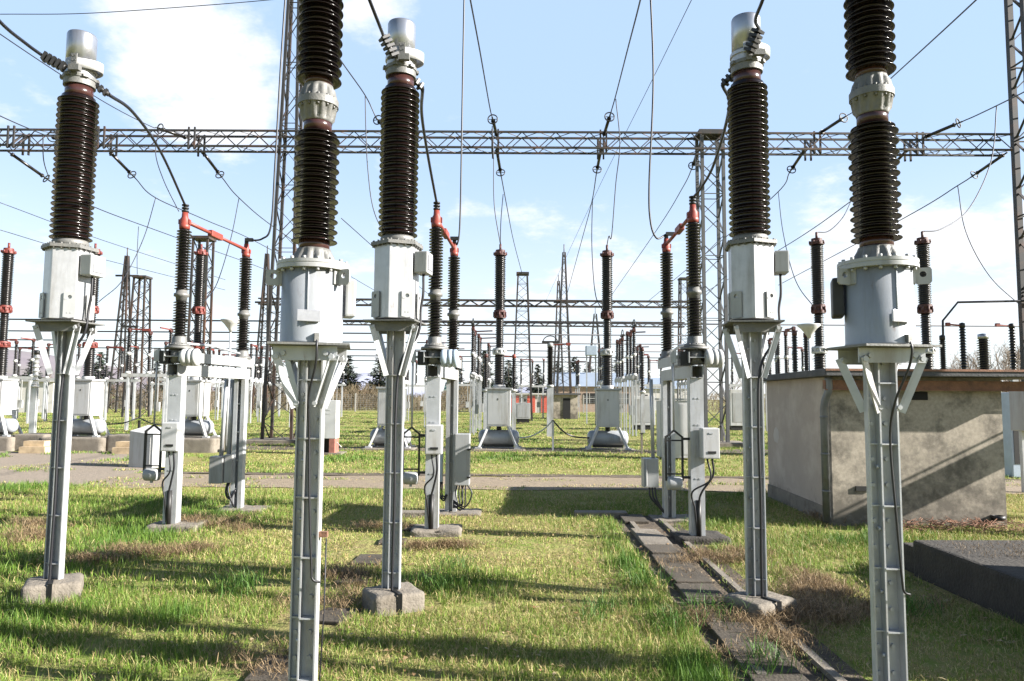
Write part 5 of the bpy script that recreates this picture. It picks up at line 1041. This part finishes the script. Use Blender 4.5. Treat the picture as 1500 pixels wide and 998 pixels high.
# dry clumps
def clump(cx, cy, rx, ry, n_, h, seed):
    rg = np.random.default_rng(seed); n_ = int(n_*1.7); sc_ = rg.normal(0, .55, (11, 2)); wh = rg.integers(0, 11, n_); a = rg.uniform(0, 6.283, n_); r = np.abs(rg.normal(0, .5, n_)); x = cx+rx*(sc_[wh, 0]+.85*r*np.cos(a)); y = cy+ry*(sc_[wh, 1]+.85*r*np.sin(a)); r = np.minimum(r, 1.3); hh = h*rg.uniform(.4, 1.3, n_)*(1.15-.6*r); th = rg.uniform(.2, 1.45, n_); az = rg.uniform(0, 6.283, n_); w = .0038
    fa = rg.uniform(0, 6.283, n_); ox, oy = np.cos(az)*np.sin(th), np.sin(az)*np.sin(th); wx, wy = np.cos(fa)*w/2, np.sin(fa)*w/2; V = np.zeros((n_, 5, 3)); z0 = rg.uniform(0, .06, n_)
    V[:, 0] = np.c_[x-wx, y-wy, z0]; V[:, 1] = np.c_[x+wx, y+wy, z0]; V[:, 2] = np.c_[x+ox*hh*.6+wx, y+oy*hh*.6+wy, z0+hh*.55]; V[:, 3] = np.c_[x+ox*hh*.6-wx, y+oy*hh*.6-wy, z0+hh*.55]; V[:, 4] = np.c_[x+ox*hh*1.5, y+oy*hh*1.5, z0+hh*np.cos(th)*.7]
    t_ = rg.random((n_, 1)); C = np.array([.36, .26, .145])*t_+np.array([.12, .08, .045])*(1-t_); return V, C
def gp(px, py): q = (P(px, py, 10)-Vector((0, 0, 1.7))); p_ = q*(1.7/-q.z); return p_.x, p_.y
cl = []
for i, (px, py, rx, ry, n_, h) in enumerate(((1165, 900, .6, .34, 2600, .13), (1140, 935, .35, .3, 700, .10), (1225, 880, .45, .3, 1000, .11), (215, 812, .6, .25, 1500, .11), (300, 770, .5, .35, 1500, .13), (40, 790, .3, .25, 700, .12), (1068, 822, .4, .25, 1100, .11), (640, 805, .4, .15, 900, .1), (150, 825, .4, .2, 700, .1), (1240, 765, .5, .25, 900, .15), (1060, 905, .25, .3, 160, .07), (985, 835, .2, .4, 160, .07), (1090, 960, .3, .3, 160, .07), (470, 890, .3, .4, 600, .09), (520, 845, .3, .3, 700, .09), (400, 970, .4, .3, 600, .08), (1180, 860, .3, .3, 700, .14), (560, 775, .3, .2, 500, .1), (45, 775, .3, .2, 500, .14))):
    x, y = gp(px, py); cl.append(clump(x, y, rx, ry, n_, h, 50+i))
def litter(n_, y0, y1, seed):       # fallen leaves and bits of dead stalk lying between the blades
    rg = np.random.default_rng(seed); y = np.sqrt(rg.uniform(y0*y0, y1*y1, n_)); x = rg.uniform(-.85, .85, n_)*y; k = ~((x > 3.8) | ((vnoise(x, y, .8, 61) < .5))); x, y = x[k], y[k]; n_ = len(x); a = rg.uniform(0, 6.28, n_); l_ = rg.uniform(.015, .05, n_); w = rg.uniform(.006, .016, n_); V = np.zeros((n_, 5, 3)); z = rg.uniform(.012, .05, n_)
    c, s_ = np.cos(a), np.sin(a); V[:, 0] = np.c_[x-s_*w*.4, y+c*w*.4, z]; V[:, 1] = np.c_[x+s_*w*.4, y-c*w*.4, z]; V[:, 2] = np.c_[x+c*l_*.6+s_*w, y+s_*l_*.6-c*w, z+.006]; V[:, 3] = np.c_[x+c*l_*.6-s_*w, y+s_*l_*.6+c*w, z+.010]; V[:, 4] = np.c_[x+c*l_, y+s_*l_, z+.002]
    t_ = rg.random((n_, 1)); return V, np.array([.26, .14, .06])*t_+np.array([.40, .33, .2])*(1-t_)
cl.append(litter(5200, 2.8, 13, 77))
for (cx_p, cy_p, q_) in ((4.3, 6.6, 61), (5.0, 6.2, 62), (4.4, 5.6, 63), (5.6, 6.9, 64)):
    Vp, Cp = clump(cx_p, cy_p, .45, .35, 260, .05, q_); k_ = (Vp[:, :, 0].min(1) > 3.97) & (Vp[:, :, 1].max(1) < 7.1); Vp = Vp[k_]; Cp = Cp[k_]; Vp[:, :, 2] += .34; cl.append((Vp, Cp*.6))
blades('dry_grass', cl, grassm, 'clumps of dry straw coloured grass round the footings', 'dry grass')
gc = []
def tuft(px, py, n_, h, seed, r=.14):
    x, y = gp(px, py); V, C = clump(x, y, r, r, n_, h, seed); rg = np.random.default_rng(seed); C = np.array([.065, .135, .022])*(.7+.8*rg.random((len(V), 1))); V[:, 2:, 2] += h*.25; V[:, 4, 2] += h*.3; return V, C
for i, (px, py) in enumerate(((335, 875), (350, 868), (1140, 985), (660, 838), (945, 860), (1220, 800), (1290, 800), (1335, 900), (990, 925), (640, 868), (1040, 905), (885, 905))): gc.append(tuft(px, py, 90, .13, 90+i, .2))
blades('grass_tufts', gc, grassm, 'taller fresh green grass tufts along paths and footings', 'grass')
